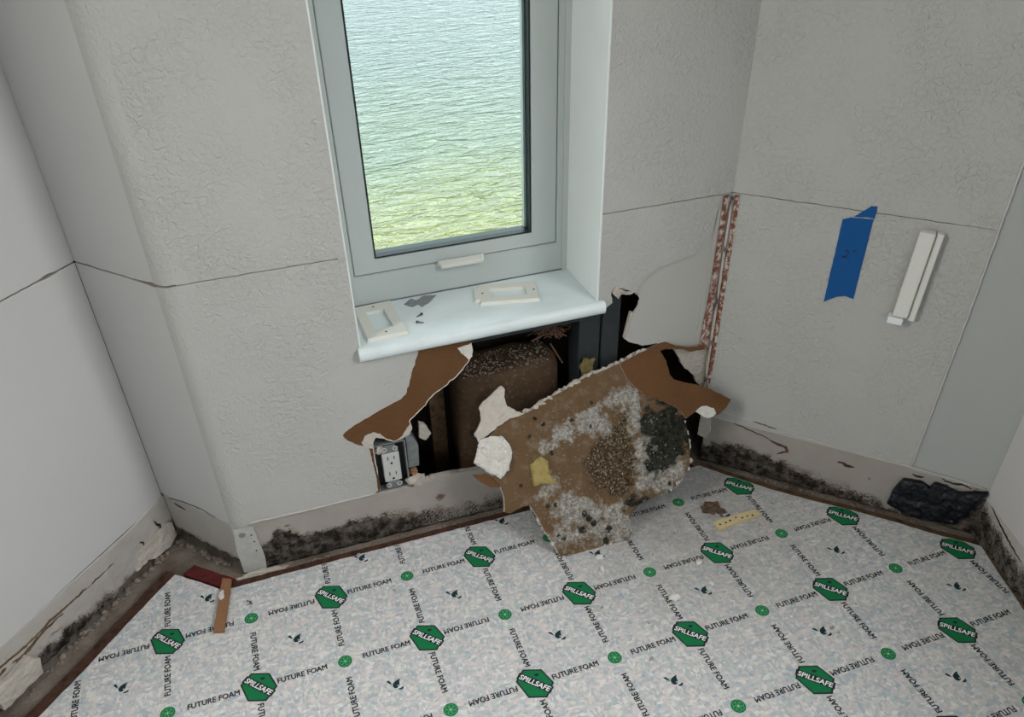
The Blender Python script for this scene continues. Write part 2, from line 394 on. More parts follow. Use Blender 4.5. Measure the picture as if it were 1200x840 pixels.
def batt_mat():
    b = NB('brown_kraft_batt', 0.8, 0.15)
    c = b.mix(b.noise(25, 5, 0.6, vec=b.mapped((1, 1, 2.5))), (0.045, 0.026, 0.014), (0.100, 0.062, 0.036))
    c = b.mix(b.ramp(b.noise(120, 6, 0.75), [(0.56, 0.0), (0.70, 0.75)]), c, (0.19, 0.16, 0.13))
    b.color(c); b.bump(b.noise(60, 5, 0.6), 0.003); return b.m
M['batt'] = batt_mat()
M['grain'] = plain('mould_grain', (0.22, 0.19, 0.155), 0.95, 0.1, var=0.5, vscale=60)
M['rubble'] = plain('dirty_rubble', (0.24, 0.20, 0.165), 0.95, 0.1, var=0.5, vscale=60)
M['crumb'] = plain('plaster_crumb', (0.36, 0.32, 0.28), 0.9, 0.1, var=0.3, vscale=120)
M['crumb_white'] = plain('white_plaster_crumb', (0.66, 0.64, 0.60), 0.9, 0.1, var=0.12, vscale=120)
M['pink'] = plain('salmon_fibre', (0.17, 0.095, 0.065), 0.9, 0.1, var=0.3, vscale=90)
M['yellow'] = plain('mustard_foam', (0.17, 0.135, 0.055), 0.95, 0.1, var=0.4, vscale=90, bump=0.005, bscale=150)
M['yellow_resin'] = plain('yellow_foam_spot', (0.34, 0.265, 0.10), 0.8, 0.1, var=0.3, vscale=60, bump=0.003, bscale=110)
M['brown_lump'] = plain('brown_debris', (0.125, 0.085, 0.055), 0.95, 0.1, var=0.5, vscale=120, bump=0.005, bscale=150)
M['sheathing'] = plain('dark_sheathing', (0.030, 0.022, 0.016), 0.9, 0.1, var=0.4, vscale=25)
M['bead_grey'] = plain('grey_corner_bead', (0.42, 0.415, 0.39), 0.6, 0.3, var=0.28, vscale=45, bump=0.0015, bscale=90)
def slab_mat():
    b = NB('mouldy_gypsum_paper', 0.88, 0.12); at = b.attr()
    paper = b.mix(b.noise(14, 5, 0.6), (0.105, 0.062, 0.030), (0.175, 0.112, 0.060))
    paper = b.mix(b.ramp(b.noise(30, 5, 0.7), [(0.5, 0.0), (0.72, 0.6)]), paper, (0.27, 0.22, 0.165))
    tan = b.mix(b.ramp(b.noise(150, 5, 0.7), [(0.35, 0.0), (0.7, 1.0)]), (0.022, 0.013, 0.006), (0.13, 0.085, 0.045))
    tan = b.mix(b.ramp(b.noise(230, 4, 0.7), [(0.56, 0.0), (0.66, 0.8)]), tan, (0.48, 0.42, 0.34))
    f3 = b.math('ADD', at[2], b.math('MULTIPLY', b.math('SUBTRACT', b.noise(60, 5, 0.7), 0.5), 0.9))
    c = b.mix(b.ramp(f3, [(0.42, 0.0), (0.60, 1.0)]), paper, tan)
    white = b.mix(b.ramp(b.noise(150, 6, 0.75), [(0.3, 0.0), (0.7, 1.0)]), (0.075, 0.067, 0.055), (0.60, 0.575, 0.52))
    f1 = b.math('ADD', at[0], b.math('MULTIPLY', b.math('SUBTRACT', b.noise(75, 6, 0.72), 0.5), 1.3))
    c = b.mix(b.ramp(f1, [(0.34, 0.0), (0.80, 0.95)]), c, white)
    dark = b.mix(b.ramp(b.noise(130, 6, 0.75), [(0.40, 0.0), (0.72, 1.0)]), (0.003, 0.004, 0.003), (0.055, 0.06, 0.044))
    f2 = b.math('ADD', at[1], b.math('MULTIPLY', b.math('SUBTRACT', b.noise(85, 6, 0.75), 0.5), 1.2))
    c = b.mix(b.ramp(f2, [(0.34, 0.0), (0.68, 0.97)]), c, dark)
    b.color(c); b.bump(b.noise(140, 6, 0.7), 0.003); return b.m
M['slab'] = slab_mat()
def water_mat():
    b = NB('sea_surface', 0.06, 0.5)
    sx = b.N.new('ShaderNodeSeparateXYZ'); b.L.new(b.co, sx.inputs[0])
    far = b.math('ADD', sx.outputs[1], b.math('MULTIPLY', b.noise(0.12, 3), 10.0))
    t = b.math('DIVIDE', b.math('SUBTRACT', far, 14.0), 60.0)
    c = b.ramp(t, [(0.03, (0.37, 0.31, 0.07)), (0.12, (0.29, 0.28, 0.07)), (0.24, (0.15, 0.20, 0.11)), (0.42, (0.11, 0.155, 0.125)), (0.8, (0.09, 0.13, 0.13))])
    b.color(c)
    w1 = b.noise(0.85, 3, 0.55, 1.0, vec=b.mapped((0.6, 1.25, 1), (0, 0, 0.25)))
    w2 = b.noise(2.1, 3, 0.6, 0.8, vec=b.mapped((0.6, 1.3, 1), (0, 0, -0.25)))
    b.bump(b.mix(0.45, w1, w2), 4.2, 1.0); return b.m
M['water'] = water_mat()

# outlines in metres, in the plane each piece lies in (wall: along, height; floor: x, y; slab: across, up)
G = {
    'H2L': [(0.3827, 0.4102), (0.3766, 0.3956), (0.3665, 0.3708), (0.3596, 0.3486), (0.3512, 0.3282), (0.3425, 0.3209), (0.3178, 0.3121), (0.2881, 0.3007), (0.26, 0.289), (0.2312, 0.2735), (0.2271, 0.2668), (0.236, 0.2523), (0.253, 0.2375), (0.2708, 0.2262), (0.2729, 0.205), (0.2746, 0.1793), (0.2761, 0.151), (0.2755, 0.1183)],
    'H1L': [(0.4802, 0.4076), (0.4824, 0.389), (0.4767, 0.3721), (0.4662, 0.3598), (0.4489, 0.3434), (0.4267, 0.3281), (0.4028, 0.3131), (0.385, 0.2945), (0.3674, 0.2796), (0.353, 0.2656), (0.3552, 0.255), (0.3523, 0.2417), (0.3333, 0.2328), (0.3211, 0.2261), (0.3089, 0.2336), (0.2975, 0.247), (0.2864, 0.2481), (0.2798, 0.2338), (0.2789, 0.2136), (0.2791, 0.1886), (0.2803, 0.1584), (0.2816, 0.1274), (0.2782, 0.113)],
    'ISL1': [(0.4543, 0.4027), (0.4817, 0.4072), (0.4818, 0.3782), (0.4735, 0.3746), (0.4615, 0.3902)],
    'ISL2': [(0.2599, 0.2415), (0.2681, 0.2553), (0.2845, 0.2586), (0.2964, 0.2513), (0.3015, 0.2398), (0.2877, 0.2457), (0.28, 0.2358), (0.2783, 0.222), (0.2646, 0.228)],
    'ISL3': [(0.3389, 0.2394), (0.3469, 0.2533), (0.3542, 0.2613), (0.3561, 0.2468), (0.3501, 0.2363), (0.3295, 0.2278)],
    'HB': [(0.2746, 0.1108), (0.3031, 0.1073), (0.3203, 0.1085), (0.3324, 0.1092), (0.3421, 0.1016), (0.3551, 0.111), (0.3669, 0.1073), (0.3835, 0.1178), (0.423, 0.1152), (0.4583, 0.1104), (0.4968, 0.1077), (0.5516, 0.1048)],
    'HR': [(0.7425, 0.4228), (0.7567, 0.4325), (0.7541, 0.4544), (0.7622, 0.4633), (0.7751, 0.459), (0.8005, 0.446), (0.8099, 0.4379), (0.8162, 0.4264), (0.812, 0.4121), (0.8044, 0.3953), (0.7985, 0.3779), (0.7978, 0.3629), (0.789, 0.3457), (0.8036, 0.3338), (0.8324, 0.3204), (0.8605, 0.3199), (0.8999, 0.305), (0.9398, 0.294), (0.9784, 0.2831)],
    'GYP': [(0.7939, 0.3408), (0.8132, 0.3287), (0.8603, 0.3219), (0.9006, 0.2989), (0.9171, 0.2728), (0.9322, 0.2443), (0.9522, 0.2268), (0.9681, 0.1972), (0.9868, 0.1794)],
    'CURV': [(0.8044, 0.4408), (0.8116, 0.4607), (0.8278, 0.4769), (0.8477, 0.4888), (0.8756, 0.4923), (0.8964, 0.4971), (0.9172, 0.502), (0.9268, 0.5105), (0.9323, 0.5232), (0.946, 0.5276)],
    'NAVY': [(0.3989, 0.0176), (0.4009, 0.0509), (0.4122, 0.0847), (0.447, 0.0894), (0.4611, 0.0809), (0.4667, 0.0954), (0.4879, 0.0945), (0.509, 0.0854), (0.5561, 0.1035), (0.544, 0.075), (0.5388, 0.0449), (0.5265, 0.0221), (0.5027, 0.005), (0.4686, 0.0055), (0.4296, 0.0043)],
    'TAPE': [(0.1907, 0.5915), (0.2028, 0.5964), (0.2386, 0.5994), (0.2392, 0.4477), (0.2247, 0.4505), (0.2115, 0.4466), (0.2017, 0.4395), (0.1914, 0.4312)],
    'TAPE2': [(0.2075, 0.599), (0.2183, 0.6091), (0.2298, 0.621), (0.2397, 0.622), (0.24, 0.6011), (0.2279, 0.6011), (0.2224, 0.6002)],
    'SLF': [(0.5905, 0.0946, 0), (0.99955, -0.03016, 0), (0.01584, 0.52501, 0.85095), (-0.02566, -0.85056, 0.52525)],
    'SLAB': [(-0.0896, 0.2725), (-0.0822, 0.2759), (-0.0565, 0.2864), (-0.0303, 0.2891), (-0.0087, 0.2942), (0.0194, 0.3053), (0.0474, 0.3149), (0.0831, 0.3273), (0.1151, 0.3372), (0.1333, 0.3388), (0.182, 0.3483), (0.2091, 0.3569), (0.2417, 0.3646), (0.2652, 0.3723), (0.2839, 0.3724), (0.3045, 0.3618), (0.3295, 0.3538), (0.3632, 0.3511), (0.363, 0.3442), (0.3353, 0.344), (0.3214, 0.3509), (0.2853, 0.3592), (0.2701, 0.3577), (0.2789, 0.3337), (0.2818, 0.3079), (0.2891, 0.2959), (0.3171, 0.2836), (0.3467, 0.2726), (0.3745, 0.2544), (0.4064, 0.2322), (0.3899, 0.216), (0.3704, 0.2075), (0.3466, 0.2229), (0.3217, 0.2226), (0.2973, 0.2135), (0.301, 0.1917), (0.301, 0.1589), (0.2973, 0.1272), (0.291, 0.1126), (0.2565, 0.0831), (0.2102, 0.0731), (0.1713, 0.0637), (0.1478, 0.0463), (0.1518, 0.0173), (0.1387, 0.001), (0.0884, 0.0017), (0.0515, -0.0022), (0.0167, -0.0059), (-0.0062, 0.005), (-0.0168, 0.0334), (-0.0277, 0.0601), (-0.0366, 0.0878), (-0.0474, 0.1141), (-0.0629, 0.1143), (-0.0884, 0.1067), (-0.0977, 0.1122), (-0.0938, 0.1416), (-0.0974, 0.1626), (-0.1105, 0.1889), (-0.1106, 0.2238), (-0.1014, 0.255)],
    'SWHITE': [(0.0024, 0.2204), (0.0319, 0.2308), (0.0509, 0.2402), (0.0976, 0.2472), (0.113, 0.2541), (0.1456, 0.2778), (0.1755, 0.2853), (0.2021, 0.2733), (0.1963, 0.2406), (0.2044, 0.2049), (0.202, 0.1713), (0.1997, 0.1375), (0.222, 0.1807), (0.2362, 0.1365), (0.2641, 0.1269), (0.2445, 0.1), (0.2008, 0.1029), (0.032, 0.0799), (0.0681, 0.0851), (0.095, 0.0379), (0.1295, 0.0297), (0.0155, 0.104), (0.1123, 0.0544), (0.0395, 0.0443), (0.0038, 0.1536), (-0.0031, 0.0409), (-0.0285, 0.1275), (0.2232, 0.2283), (0.2103, 0.1969), (0.2315, 0.1099), (0.2672, 0.1019), (0.1867, 0.106), (0.1225, 0.2287), (0.2115, 0.285), (0.0841, 0.25), (0.0174, 0.0766), (0.049, 0.0963), (0.0781, 0.0624), (0.1273, 0.0577), (0.1422, 0.0198)],
    'SDARK': [(0.2526, 0.2292), (0.2811, 0.2234), (0.261, 0.1932), (0.2801, 0.1754), (0.2373, 0.205), (0.2694, 0.1569), (0.2325, 0.2401), (0.2208, 0.2152), (0.2908, 0.1939), (0.235, 0.1711), (0.2208, 0.1535), (0.2456, 0.1482), (0.2848, 0.202), (0.2396, 0.2591), (0.2561, 0.249), (0.1831, 0.0655), (0.1517, 0.0727), (0.2126, 0.1278)],
    'STAN': [(0.1847, 0.2565), (0.1053, 0.2121), (0.0699, 0.1726), (0.0752, 0.1242), (0.1252, 0.0856), (0.1716, 0.1025), (0.1857, 0.1611), (0.1777, 0.2173)],
    'SBLK': [(-0.0076, 0.2767), (0.0068, 0.2625), (0.0647, 0.2586), (0.0133, 0.2048), (-0.0576, 0.154), (0.0016, 0.1038), (-0.0136, 0.104), (-0.0238, 0.2445), (0.1101, 0.2848), (0.0639, 0.0623), (0.0555, 0.0744), (0.0723, 0.0501), (0.0462, 0.0427), (0.0903, 0.0116), (0.1013, 0.033), (0.2433, 0.0934), (0.0998, 0.2401), (-0.0025, 0.0441), (0.0063, 0.0352)],
    'SYEL': [(-0.0336, 0.1917), (-0.011, 0.2034), (0.0024, 0.1906), (0.0009, 0.1676), (0.0153, 0.141), (-0.0106, 0.1501), (-0.0348, 0.1489)],
    'CHK1': [(-0.1228, 0.2576), (-0.0964, 0.2615), (-0.0791, 0.2595), (-0.0656, 0.236), (-0.0632, 0.2228), (-0.0774, 0.1908), (-0.0961, 0.1774), (-0.1239, 0.201), (-0.1413, 0.219)],
    'CHK2': [(-0.1114, 0.318), (-0.0962, 0.3306), (-0.062, 0.3505), (-0.0553, 0.3429), (-0.0594, 0.3296), (-0.0566, 0.3102), (-0.0424, 0.2994), (-0.0281, 0.2886), (-0.0562, 0.2864), (-0.0895, 0.2727), (-0.1234, 0.2546), (-0.1282, 0.2713), (-0.1135, 0.2902), (-0.1091, 0.305)],
    'FLAP': [(-0.1459, 0.1948), (-0.1223, 0.1927), (-0.0964, 0.1759), (-0.0924, 0.1591), (-0.1148, 0.1641), (-0.1344, 0.1796)],
    'WHT': [(0.3245, 0.2236), (0.3313, 0.2294), (0.3471, 0.2309), (0.3651, 0.2226), (0.3679, 0.2113), (0.3482, 0.2035), (0.3364, 0.2141)],
    'SCRAP': [(0.3882, 0.3972), (0.407, 0.4146), (0.4144, 0.4044), (0.4321, 0.4153), (0.454, 0.4101), (0.4366, 0.3883), (0.4168, 0.3751), (0.4133, 0.387), (0.4021, 0.3811)],
    'CRUMB': [(0.6555, 0.0656), (0.6481, 0.0378), (0.7411, -0.0723), (0.8284, -0.0107), (0.8233, -0.0658), (0.9664, -0.2271), (0.6527, 0.0714), (0.7916, 0.0888), (0.8222, 0.0748), (0.2605, 0.1251), (0.214, 0.2398), (0.2756, 0.2465), (1.0542, 0.0804), (0.9295, -0.0029), (0.9716, -0.2388), (0.6401, -0.1757), (0.6712, -0.1065), (0.6076, -0.0462), (0.7553, 0.0379), (0.8988, -0.0508), (0.994, 0.0361)],
    'PADL': [(-0.3473, 0.0661), (-0.2812, 0.1392), (-0.2146, 0.2197), (-0.1555, 0.2882), (-0.132, 0.3138), (-0.0853, 0.2758), (-0.0445, 0.2381), (0.0972, 0.2426), (0.2661, 0.2426), (0.4435, 0.2401), (0.5353, 0.2376)],
    'PADR': [(0.9778, 0.2416), (1.0132, 0.1943), (1.0734, 0.1241), (1.1342, 0.0614), (1.1959, 0.0052), (1.2522, -0.0531), (1.3046, -0.111), (1.3486, -0.1522), (1.3585, -0.1632), (1.3311, -0.2409), (1.3075, -0.3108)],
    'HEX': [(-0.0084, 0.0288), (0.02, 0.0192), (0.0297, -0.01), (0.0101, -0.0317), (-0.0175, -0.0224), (-0.0264, 0.0114), (-0.0167, 0.0219), (0.0246, -0.0211), (0.0146, -0.0317), (-0.0268, 0.0099)],
    'STUB': [(-0.0422, 0.2628), (-0.027, 0.2526), (-0.0477, 0.1346), (-0.0681, 0.1401)],
}

def up(p): return (p[0], p[1])
def interp(tab, x):
    if x <= tab[0][0]: return tab[0][1]
    for (a, b), (c, d) in zip(tab, tab[1:]):
        if x <= c: return b + (d - b) * (x - a) / (c - a)
    return tab[-1][1]
def fract(x, y, s, k=0): return noise.noise(Vector((x * s, y * s, k))) + 0.5 * noise.noise(Vector((x * s * 2.1, y * s * 2.1, k + 3)))

# ================================================================== SETTING: room shell
P0 = B + d1 * 2.3; P5 = E + d5 * 1.15; YB = -4.3
room = [P0, B, A, D, E, P5, Vector((P5.x, YB)), Vector((P0.x, YB))]
fo = [(P0.x - .3, P0.y), (B.x - .1, B.y + .35), (A.x + .3, A.y + .22), (D.x + .2, D.y + .22), (E.x + .3, E.y), (P5.x + .3, P5.y), (P5.x + .3, YB - .2), (P0.x - .3, YB - .2)]
tag(sheet('floor', fo, Frame((0, 0, BASE), (1, 0, 0), (0, 1, 0), (0, 0, 1)), 0.12, M['concrete']), 'dirty concrete subfloor showing in the gap along the walls', kind='structure')
tag(sheet('ceiling', fo, Frame((0, 0, CEIL + .1), (1, 0, 0), (0, 1, 0), (0, 0, 1)), 0.1, M['ceiling']), 'plain white ceiling above the bay', kind='structure')
T = 0.0125      # drywall thickness
PT = 0.0014     # torn paint and skim layer
def wall(name, label): return tag(empty(name), label, kind='structure')
w_left = wall('wall_left', 'smooth white wall on the left, cut along a line two feet up')
w_ret = wall('wall_left_return', 'narrow dark wall face between left corner and rounded outer corner')
w_win = wall('wall_window', 'textured white window wall with torn drywall hole below the sill')
w_right = wall('wall_right', 'textured white wall on the right carrying blue tape')
w_rret = wall('wall_right_return', 'narrow white wall at the right edge of the picture')

WX0, WX1 = 0.2843, 0.7247; HEAD = 2.02; SX0, SX1 = 0.279, 0.738; SZ0, SZ1 = 0.418, 0.4432
RAD = 0.042; TAN = RAD * math.tan(math.acos(max(-1, min(1, Vector((1, 0)).dot(d2)))) / 2)
u0 = A.x + TAN                      # start of the flat part of the window wall
def cutline(ua, ub, z, side, seed, gapf=lambda u: 0.0009):
    n = max(2, int(abs(ub - ua) / 0.006)); out = []
    for i in range(n + 1):
        u = ua + (ub - ua) * i / n
        w = 0.0011 * noise.noise(Vector((u * 40, seed, 0))) + 0.0007 * noise.noise(Vector((u * 150, seed, 2)))
        out.append((u, z + w + side * (gapf(u) + 0.0005 * noise.noise(Vector((u * 80, seed + 9, side))))))
    return out
def cut_panels(frame, ua, ub, zlow, matL, matU, parent, seed, gapf=lambda u: 0.0009, thick=T):
    lo = [(ua, zlow), (ub, zlow)] + cutline(ub, ua, CUT, -1, seed, gapf)
    hi = cutline(ua, ub, CUT, 1, seed, gapf) + [(ub, CEIL), (ua, CEIL)]
    return sheet('drywall_panel', lo, frame, thick, [matL, M['gypsum']], parent), sheet('drywall_panel', hi, frame, thick, [matU, M['gypsum']], parent)
wide = lambda u: 0.0016
# left wall and its return
cut_panels(W1, -0.78, -0.0010, 0.1005, M['wall_smooth'], M['wall_smooth'], w_left, 1, lambda u: 0.0012 + 0.002 * math.exp(-((u + .055) / .012) ** 2))
for z0_, z1_, ua, ub in ((0.0, 0.45, -1.36, -0.78), (2.0, CEIL, -1.36, -0.78), (0.0, CEIL, -2.3, -1.36)):
    sheet('drywall_panel', [(ua, z0_), (ub, z0_), (ub, z1_), (ua, z1_)], W1, T, [M['wall_smooth'], M['gypsum']], w_left)
sheet('corner_filler', [(-0.004, CUT + .003), (0.003, CUT + .003), (0.003, CEIL), (-0.004, CEIL)], W1.off(-0.0004), 0.004, M['wall_smooth'], w_left)
cut_panels(W2, 0.0, L2 - TAN, 0.113, M['wall_smooth'], M['wall_smooth'], w_ret, 2, lambda u: 0.0014 + 0.0030 * math.exp(-((u - L2 + .008) / .03) ** 2))
def bullnose(name, z0, z1, mat, zt=None, zb=None, rr=RAD, parent=w_ret):
    """rounded outer corner between the return and the window wall"""
    a0 = A - d2 * TAN; n2 = Vector((-d2.y, d2.x)); n2 = W2.n.to_2d(); c = a0 - n2 * RAD
    ang0 = math.atan2(n2.y, n2.x); ang1 = math.atan2(-1, 0); 
    if ang1 < ang0 - math.pi: ang1 += 2 * math.pi
    if ang1 > ang0 + math.pi: ang1 -= 2 * math.pi
    k = 14; vs_, fs = [], []
    for i in range(k + 1):
        a = ang0 + (ang1 - ang0) * i / k
        for r in (rr, rr - T):
            x, y = c.x + r * math.cos(a), c.y + r * math.sin(a)
            vs_ += [(x, y, z0 + (zb(i / k) if zb else 0)), (x, y, z1 + (zt(i / k) if zt else 0))]
    for i in range(k):
        p, q = 4 * i, 4 * (i + 1)
        fs += [(p, q, q + 1, p + 1), (p + 2, p + 3, q + 3, q + 2), (p + 1, q + 1, q + 3, p + 3), (p, p + 2, q + 2, q)]
    o = mesh_obj(name, vs_, fs, mat, None, parent)
    o.data.polygons.foreach_set('use_smooth', [True] * len(o.data.polygons)); o.data.set_sharp_from_angle(angle=0.6)
    return o
bullnose('corner_drywall', 0.113, CUT, M['wall_tex'], zt=lambda t: -0.0030 + 0.0012 * t + 0.0008 * math.sin(t * 9))
bullnose('corner_drywall', CUT, CEIL, M['wall_tex'], zb=lambda t: 0.0022 - 0.001 * t + 0.0008 * math.sin(t * 7 + 1))

def ridge(name, path, frame, w, h, mat, parent, seed=0):
    bm = bmesh.new(); pts = []
    for (a, b) in zip(path, path[1:]):
        a, b = V2(a), V2(b); n = max(1, int((b - a).length / 0.008))
        for i in range(n): pts.append(a.lerp(b, i / n))
    pts.append(V2(path[-1])); rows = []
    for i, p in enumerate(pts):
        t = (pts[min(i + 1, len(pts) - 1)] - pts[max(0, i - 1)]).normalized(); nn = Vector((-t.y, t.x))
        ww = w * (1 + .5 * noise.noise(Vector((p.x * 60, p.y * 60, seed)))); hh = h * (1 + .6 * noise.noise(Vector((p.x * 90, p.y * 90, seed + 2))))
        c = p + nn * w * .35 * noise.noise(Vector((p.x * 45, p.y * 45, seed + 7)))
        rows.append([bm.verts.new((*(c - nn * ww), -.0003)), bm.verts.new((*(c - nn * ww * .4), hh)), bm.verts.new((*(c + nn * ww * .4), hh)), bm.verts.new((*(c + nn * ww), -.0003))])
    for a, b in zip(rows, rows[1:]):
        for k in range(3): bm.faces.new((a[k], a[k + 1], b[k + 1], b[k]))
        bm.faces.new((a[3], a[0], b[0], b[3]))
    bm.faces.new(rows[0]); bm.faces.new(rows[-1][::-1])
    bmesh.ops.recalc_face_normals(bm, faces=bm.faces)
    return bm_obj(name, bm, mat, frame, parent, True)
# window wall: brown board behind, painted skim in front, both torn open
H2L, H1L, HB, HR, GYP, CURV = G['H2L'], G['H1L'], G['HB'], G['HR'], G['GYP'], G['CURV']
def nearhole(p): return False
tear2 = rag(H2L, 0.004, 0.0016, 3, closed=False); tear1 = rag(H1L, 0.004, 0.0022, 8, closed=False)
left_top = [(0.3827, SZ0), (SX0, SZ0), (SX0, SZ1 + .001), (WX0, SZ1 + .001)]
paintL = [(u0, 0.1145), (0.12, 0.1140), (0.2690, 0.1140)] + tear2[::-1] + left_top + cutline(WX0, u0, CUT, -1, 4)
sheet('painted_skim', paintL, W3, PT, [M['wall_tex'], M['gypsum']], w_win)
boardL = [(u0, 0.1135), (0.2700, 0.1135)] + tear1[::-1] + [(0.4802, SZ0), (WX0, SZ0)] + cutline(WX0, u0, CUT, -1, 4)
sheet('drywall_board', boardL, W3.off(-PT), T - PT, [M['paper'], M['gypsum']], w_win)
ridge('torn_lip', tear1[3:90], W3.off(-PT), 0.0011, 0.0010, M['gypsum_white'], w_win, 2)
ridge('torn_lip', tear2[2:80], W3.off(-0.0005), 0.0008, 0.0009, M['gypsum'], w_win, 4)
for k in ('ISL1', 'ISL2', 'ISL3'):
    sheet('gypsum_remnant', rag(G[k], 0.0025, 0.0016, 11), W3.off(-0.0004), 0.0012, [M['gypsum_white'] if k == 'ISL1' else M['gypsum'], M['gypsum']], w_win)
tearR = rag(HR, 0.004, 0.0018, 5, closed=False)
baseR = [(WX1, SZ1 + .001), (SX1 + .001, SZ1 + .001), (SX1 + .001, 0.4236)] + tearR + [(0.9880, 0.2831), (0.9880, CUT - .001)] + cutline(0.9880, WX1, CUT, -1, 5)[1:]
sheet('drywall_board', baseR, W3.off(-0.0036), 0.0030, [M['wall_skim'], M['gypsum']], w_win)
nR = 7
curv = rag(CURV, 0.004, 0.001, 12, closed=False)
topR = [(WX1, SZ1 + .001), (SX1 + .001, SZ1 + .001), (SX1 + .001, 0.4236)] + rag(HR[:nR], 0.004, 0.0014, 6, closed=False) + curv + [(0.9500, 0.535)] + cutline(0.9630, WX1, CUT, -1, 5)
sheet('painted_skim', topR, W3, 0.0036, [M['wall_tex'], M['gypsum']], w_win)
sheet('corner_strip', [(0.9485, 0.300), (0.9640, 0.296), (0.9700, CUT - .002), (0.9610, CUT - .002)], W3.off(-0.0010), 0.0026, [M['wall_skim'], M['gypsum']], w_win)
gyp = [(0.7900, 0.345)] + rag(GYP, 0.004, 0.003, 21, closed=False) + [(0.9850, 0.36), (0.8, 0.40)]
sheet('gypsum_core', gyp, W3.off(-0.0064), 0.007, M['gypsum'], w_win, spacing=0.006, disp=lambda u, v, b: 0.0016 * fract(u, v, 90))
# curled paper tongue at the upper lip of the hole beside the sill
cl = [(0.7540, 0.4540), (0.7560, 0.4625), (0.7630, 0.4650), (0.7700, 0.4600), (0.7860, 0.4520), (0.8010, 0.4470), (0.7900, 0.4440), (0.7740, 0.4480), (0.7660, 0.4420), (0.7600, 0.4470)]
sheet('torn_paper_curl', rag(cl, 0.003, 0.0015, 31), W3.off(0.003), 0.0015, M['gypsum_dirty'], w_win, spacing=0.004, disp=lambda u, v, b: 0.004 * fract(u, v, 70))
up_gap = wide
sheet('drywall_panel', cutline(u0, WX0, CUT, 1, 4) + [(WX0, CEIL), (u0, CEIL)], W3, T, [M['wall_tex'], M['gypsum']], w_win)
sheet('drywall_panel', cutline(WX1, 0.9950, CUT, 1, 5) + [(0.9950, CEIL), (WX1, CEIL)], W3, T, [M['wall_tex'], M['gypsum']], w_win)
sheet('drywall_panel', [(WX0, HEAD), (WX1, HEAD), (WX1, CEIL), (WX0, CEIL)], W3, T, [M['wall_tex'], M['gypsum']], w_win)
# grey spot of filler at the end of the cut beside the window
sheet('filler_spot', rag([(0.2700, 0.6100), (0.2735, 0.6175), (0.2800, 0.6185), (0.2825, 0.612), (0.2795, 0.6035), (0.2750, 0.6020)], 0.003, 0.001, 4), W3.off(0.0012), 0.0012, M['bead_grey'], w_win)

# right wall: textured panel up to a vertical ridge, smooth grey panel beyond
SE = 0.4225
cut_panels(W4, -0.0010, SE, 0.1130, M['wall_tex'], M['wall_tex'], w_right, 6, lambda u: 0.0008 if u < .36 else 0.0005)
sheet('smooth_panel', [(SE, 0.108), (L4 + .004, 0.104), (L4 + .004, CEIL), (SE, CEIL)], W4.off(-0.0015), T - .0015, [M['wall_patch'], M['gypsum']], w_right)
ridge('caulk_ridge', [(0.4185, 0.118), (0.4215, 0.34), (0.4232, 0.46), (0.4232, 0.61), (0.4236, 0.80), (0.424, CEIL)], W4, 0.0022, 0.0022, M['wall_smooth'], w_right, 3)
ridge('caulk_ridge', [(0.028, 0.1340), (0.06, 0.1325), (0.14, 0.1255), (0.245, 0.1195), (0.33, 0.1150), (0.425, 0.1155), (0.50, 0.112), (0.552, 0.107)], W4, 0.0022, 0.0018, M['caulk'], w_right, 5)
ridge('caulk_ridge', [(u0, 0.1150), (0.043, 0.1155), (0.1215, 0.1135), (0.2690, 0.1135)], W3, 0.0020, 0.0022, M['caulk'], w_win, 6)
ridge('caulk_ridge', [(-1.2, 0.101), (-0.38, 0.1005), (-0.277, 0.0985), (-0.0966, 0.0965), (-0.01, 0.104)], W1, 0.0016, 0.0010, M['wall_smooth'], w_left, 8)
# right return wall
sheet('drywall_panel', [(0.0, 0.086), (0.41, 0.092), (0.41, CEIL), (0.0, CEIL)], W5, T, [M['wall_smooth'], M['gypsum']], w_rret)
for z0_, z1_, ua, ub in ((0.1, 0.84, 0.41, 0.97), (2.0, CEIL, 0.41, 0.97), (0.1, CEIL, 0.97, 1.15)):
    sheet('drywall_panel', [(ua, z0_), (ub, z0_), (ub, z1_), (ua, z1_)], W5, T, [M['wall_smooth'], M['gypsum']], w_rret)

# bare strips where the baseboards were
def band(frame, top, ub, ua, mat, parent, prof, dens, stain=None, botz=lambda u: BASE + .003, thick=0.011, off=-0.002, seed=0, soft=0.018, relief=0.0012, bamp=0.003):
    n = int(abs(ub - ua) / 0.006); bot = [(ua + (ub - ua) * i / n, botz(ua + (ub - ua) * i / n) + bamp * fract(ua + (ub - ua) * i / n, seed, 60)) for i in range(n + 1)]
    out = bot + rag(top, 0.008, 0.0008, seed, closed=False)[::-1]
    def mask(u, v):
        h = interp(prof, u); d = interp(dens, u)
        r = d * max(0, min(1.15, 0.5 + (h + 0.012 * fract(u, v, 45, seed) - v) / soft * 0.5))
        g = stain(u, v) if stain else 0
        return (r, g, 0)
    return sheet('bare_strip', out, frame.off(off), thick, [mat, M['gypsum_dirty']], parent, spacing=0.005,
                 disp=lambda u, v, b: relief * fract(u, v, 50, seed) * (1.6 if mask(u, v)[0] > .4 else .6), mask=mask, smooth=True)
def blob(u, v, lst): return max([k * math.exp(-(((u - x) / rx) ** 2 + ((v - z) / rz) ** 2)) for x, z, rx, rz, k in lst] or [0])
top3 = [(u0, 0.1140), (0.12, 0.1130), (0.2690, 0.1125)] + HB + [(0.62, 0.1035), (0.75, 0.100), (0.86, 0.092), (0.905, 0.06), (0.925, 0.03), (0.930, 0.0)]
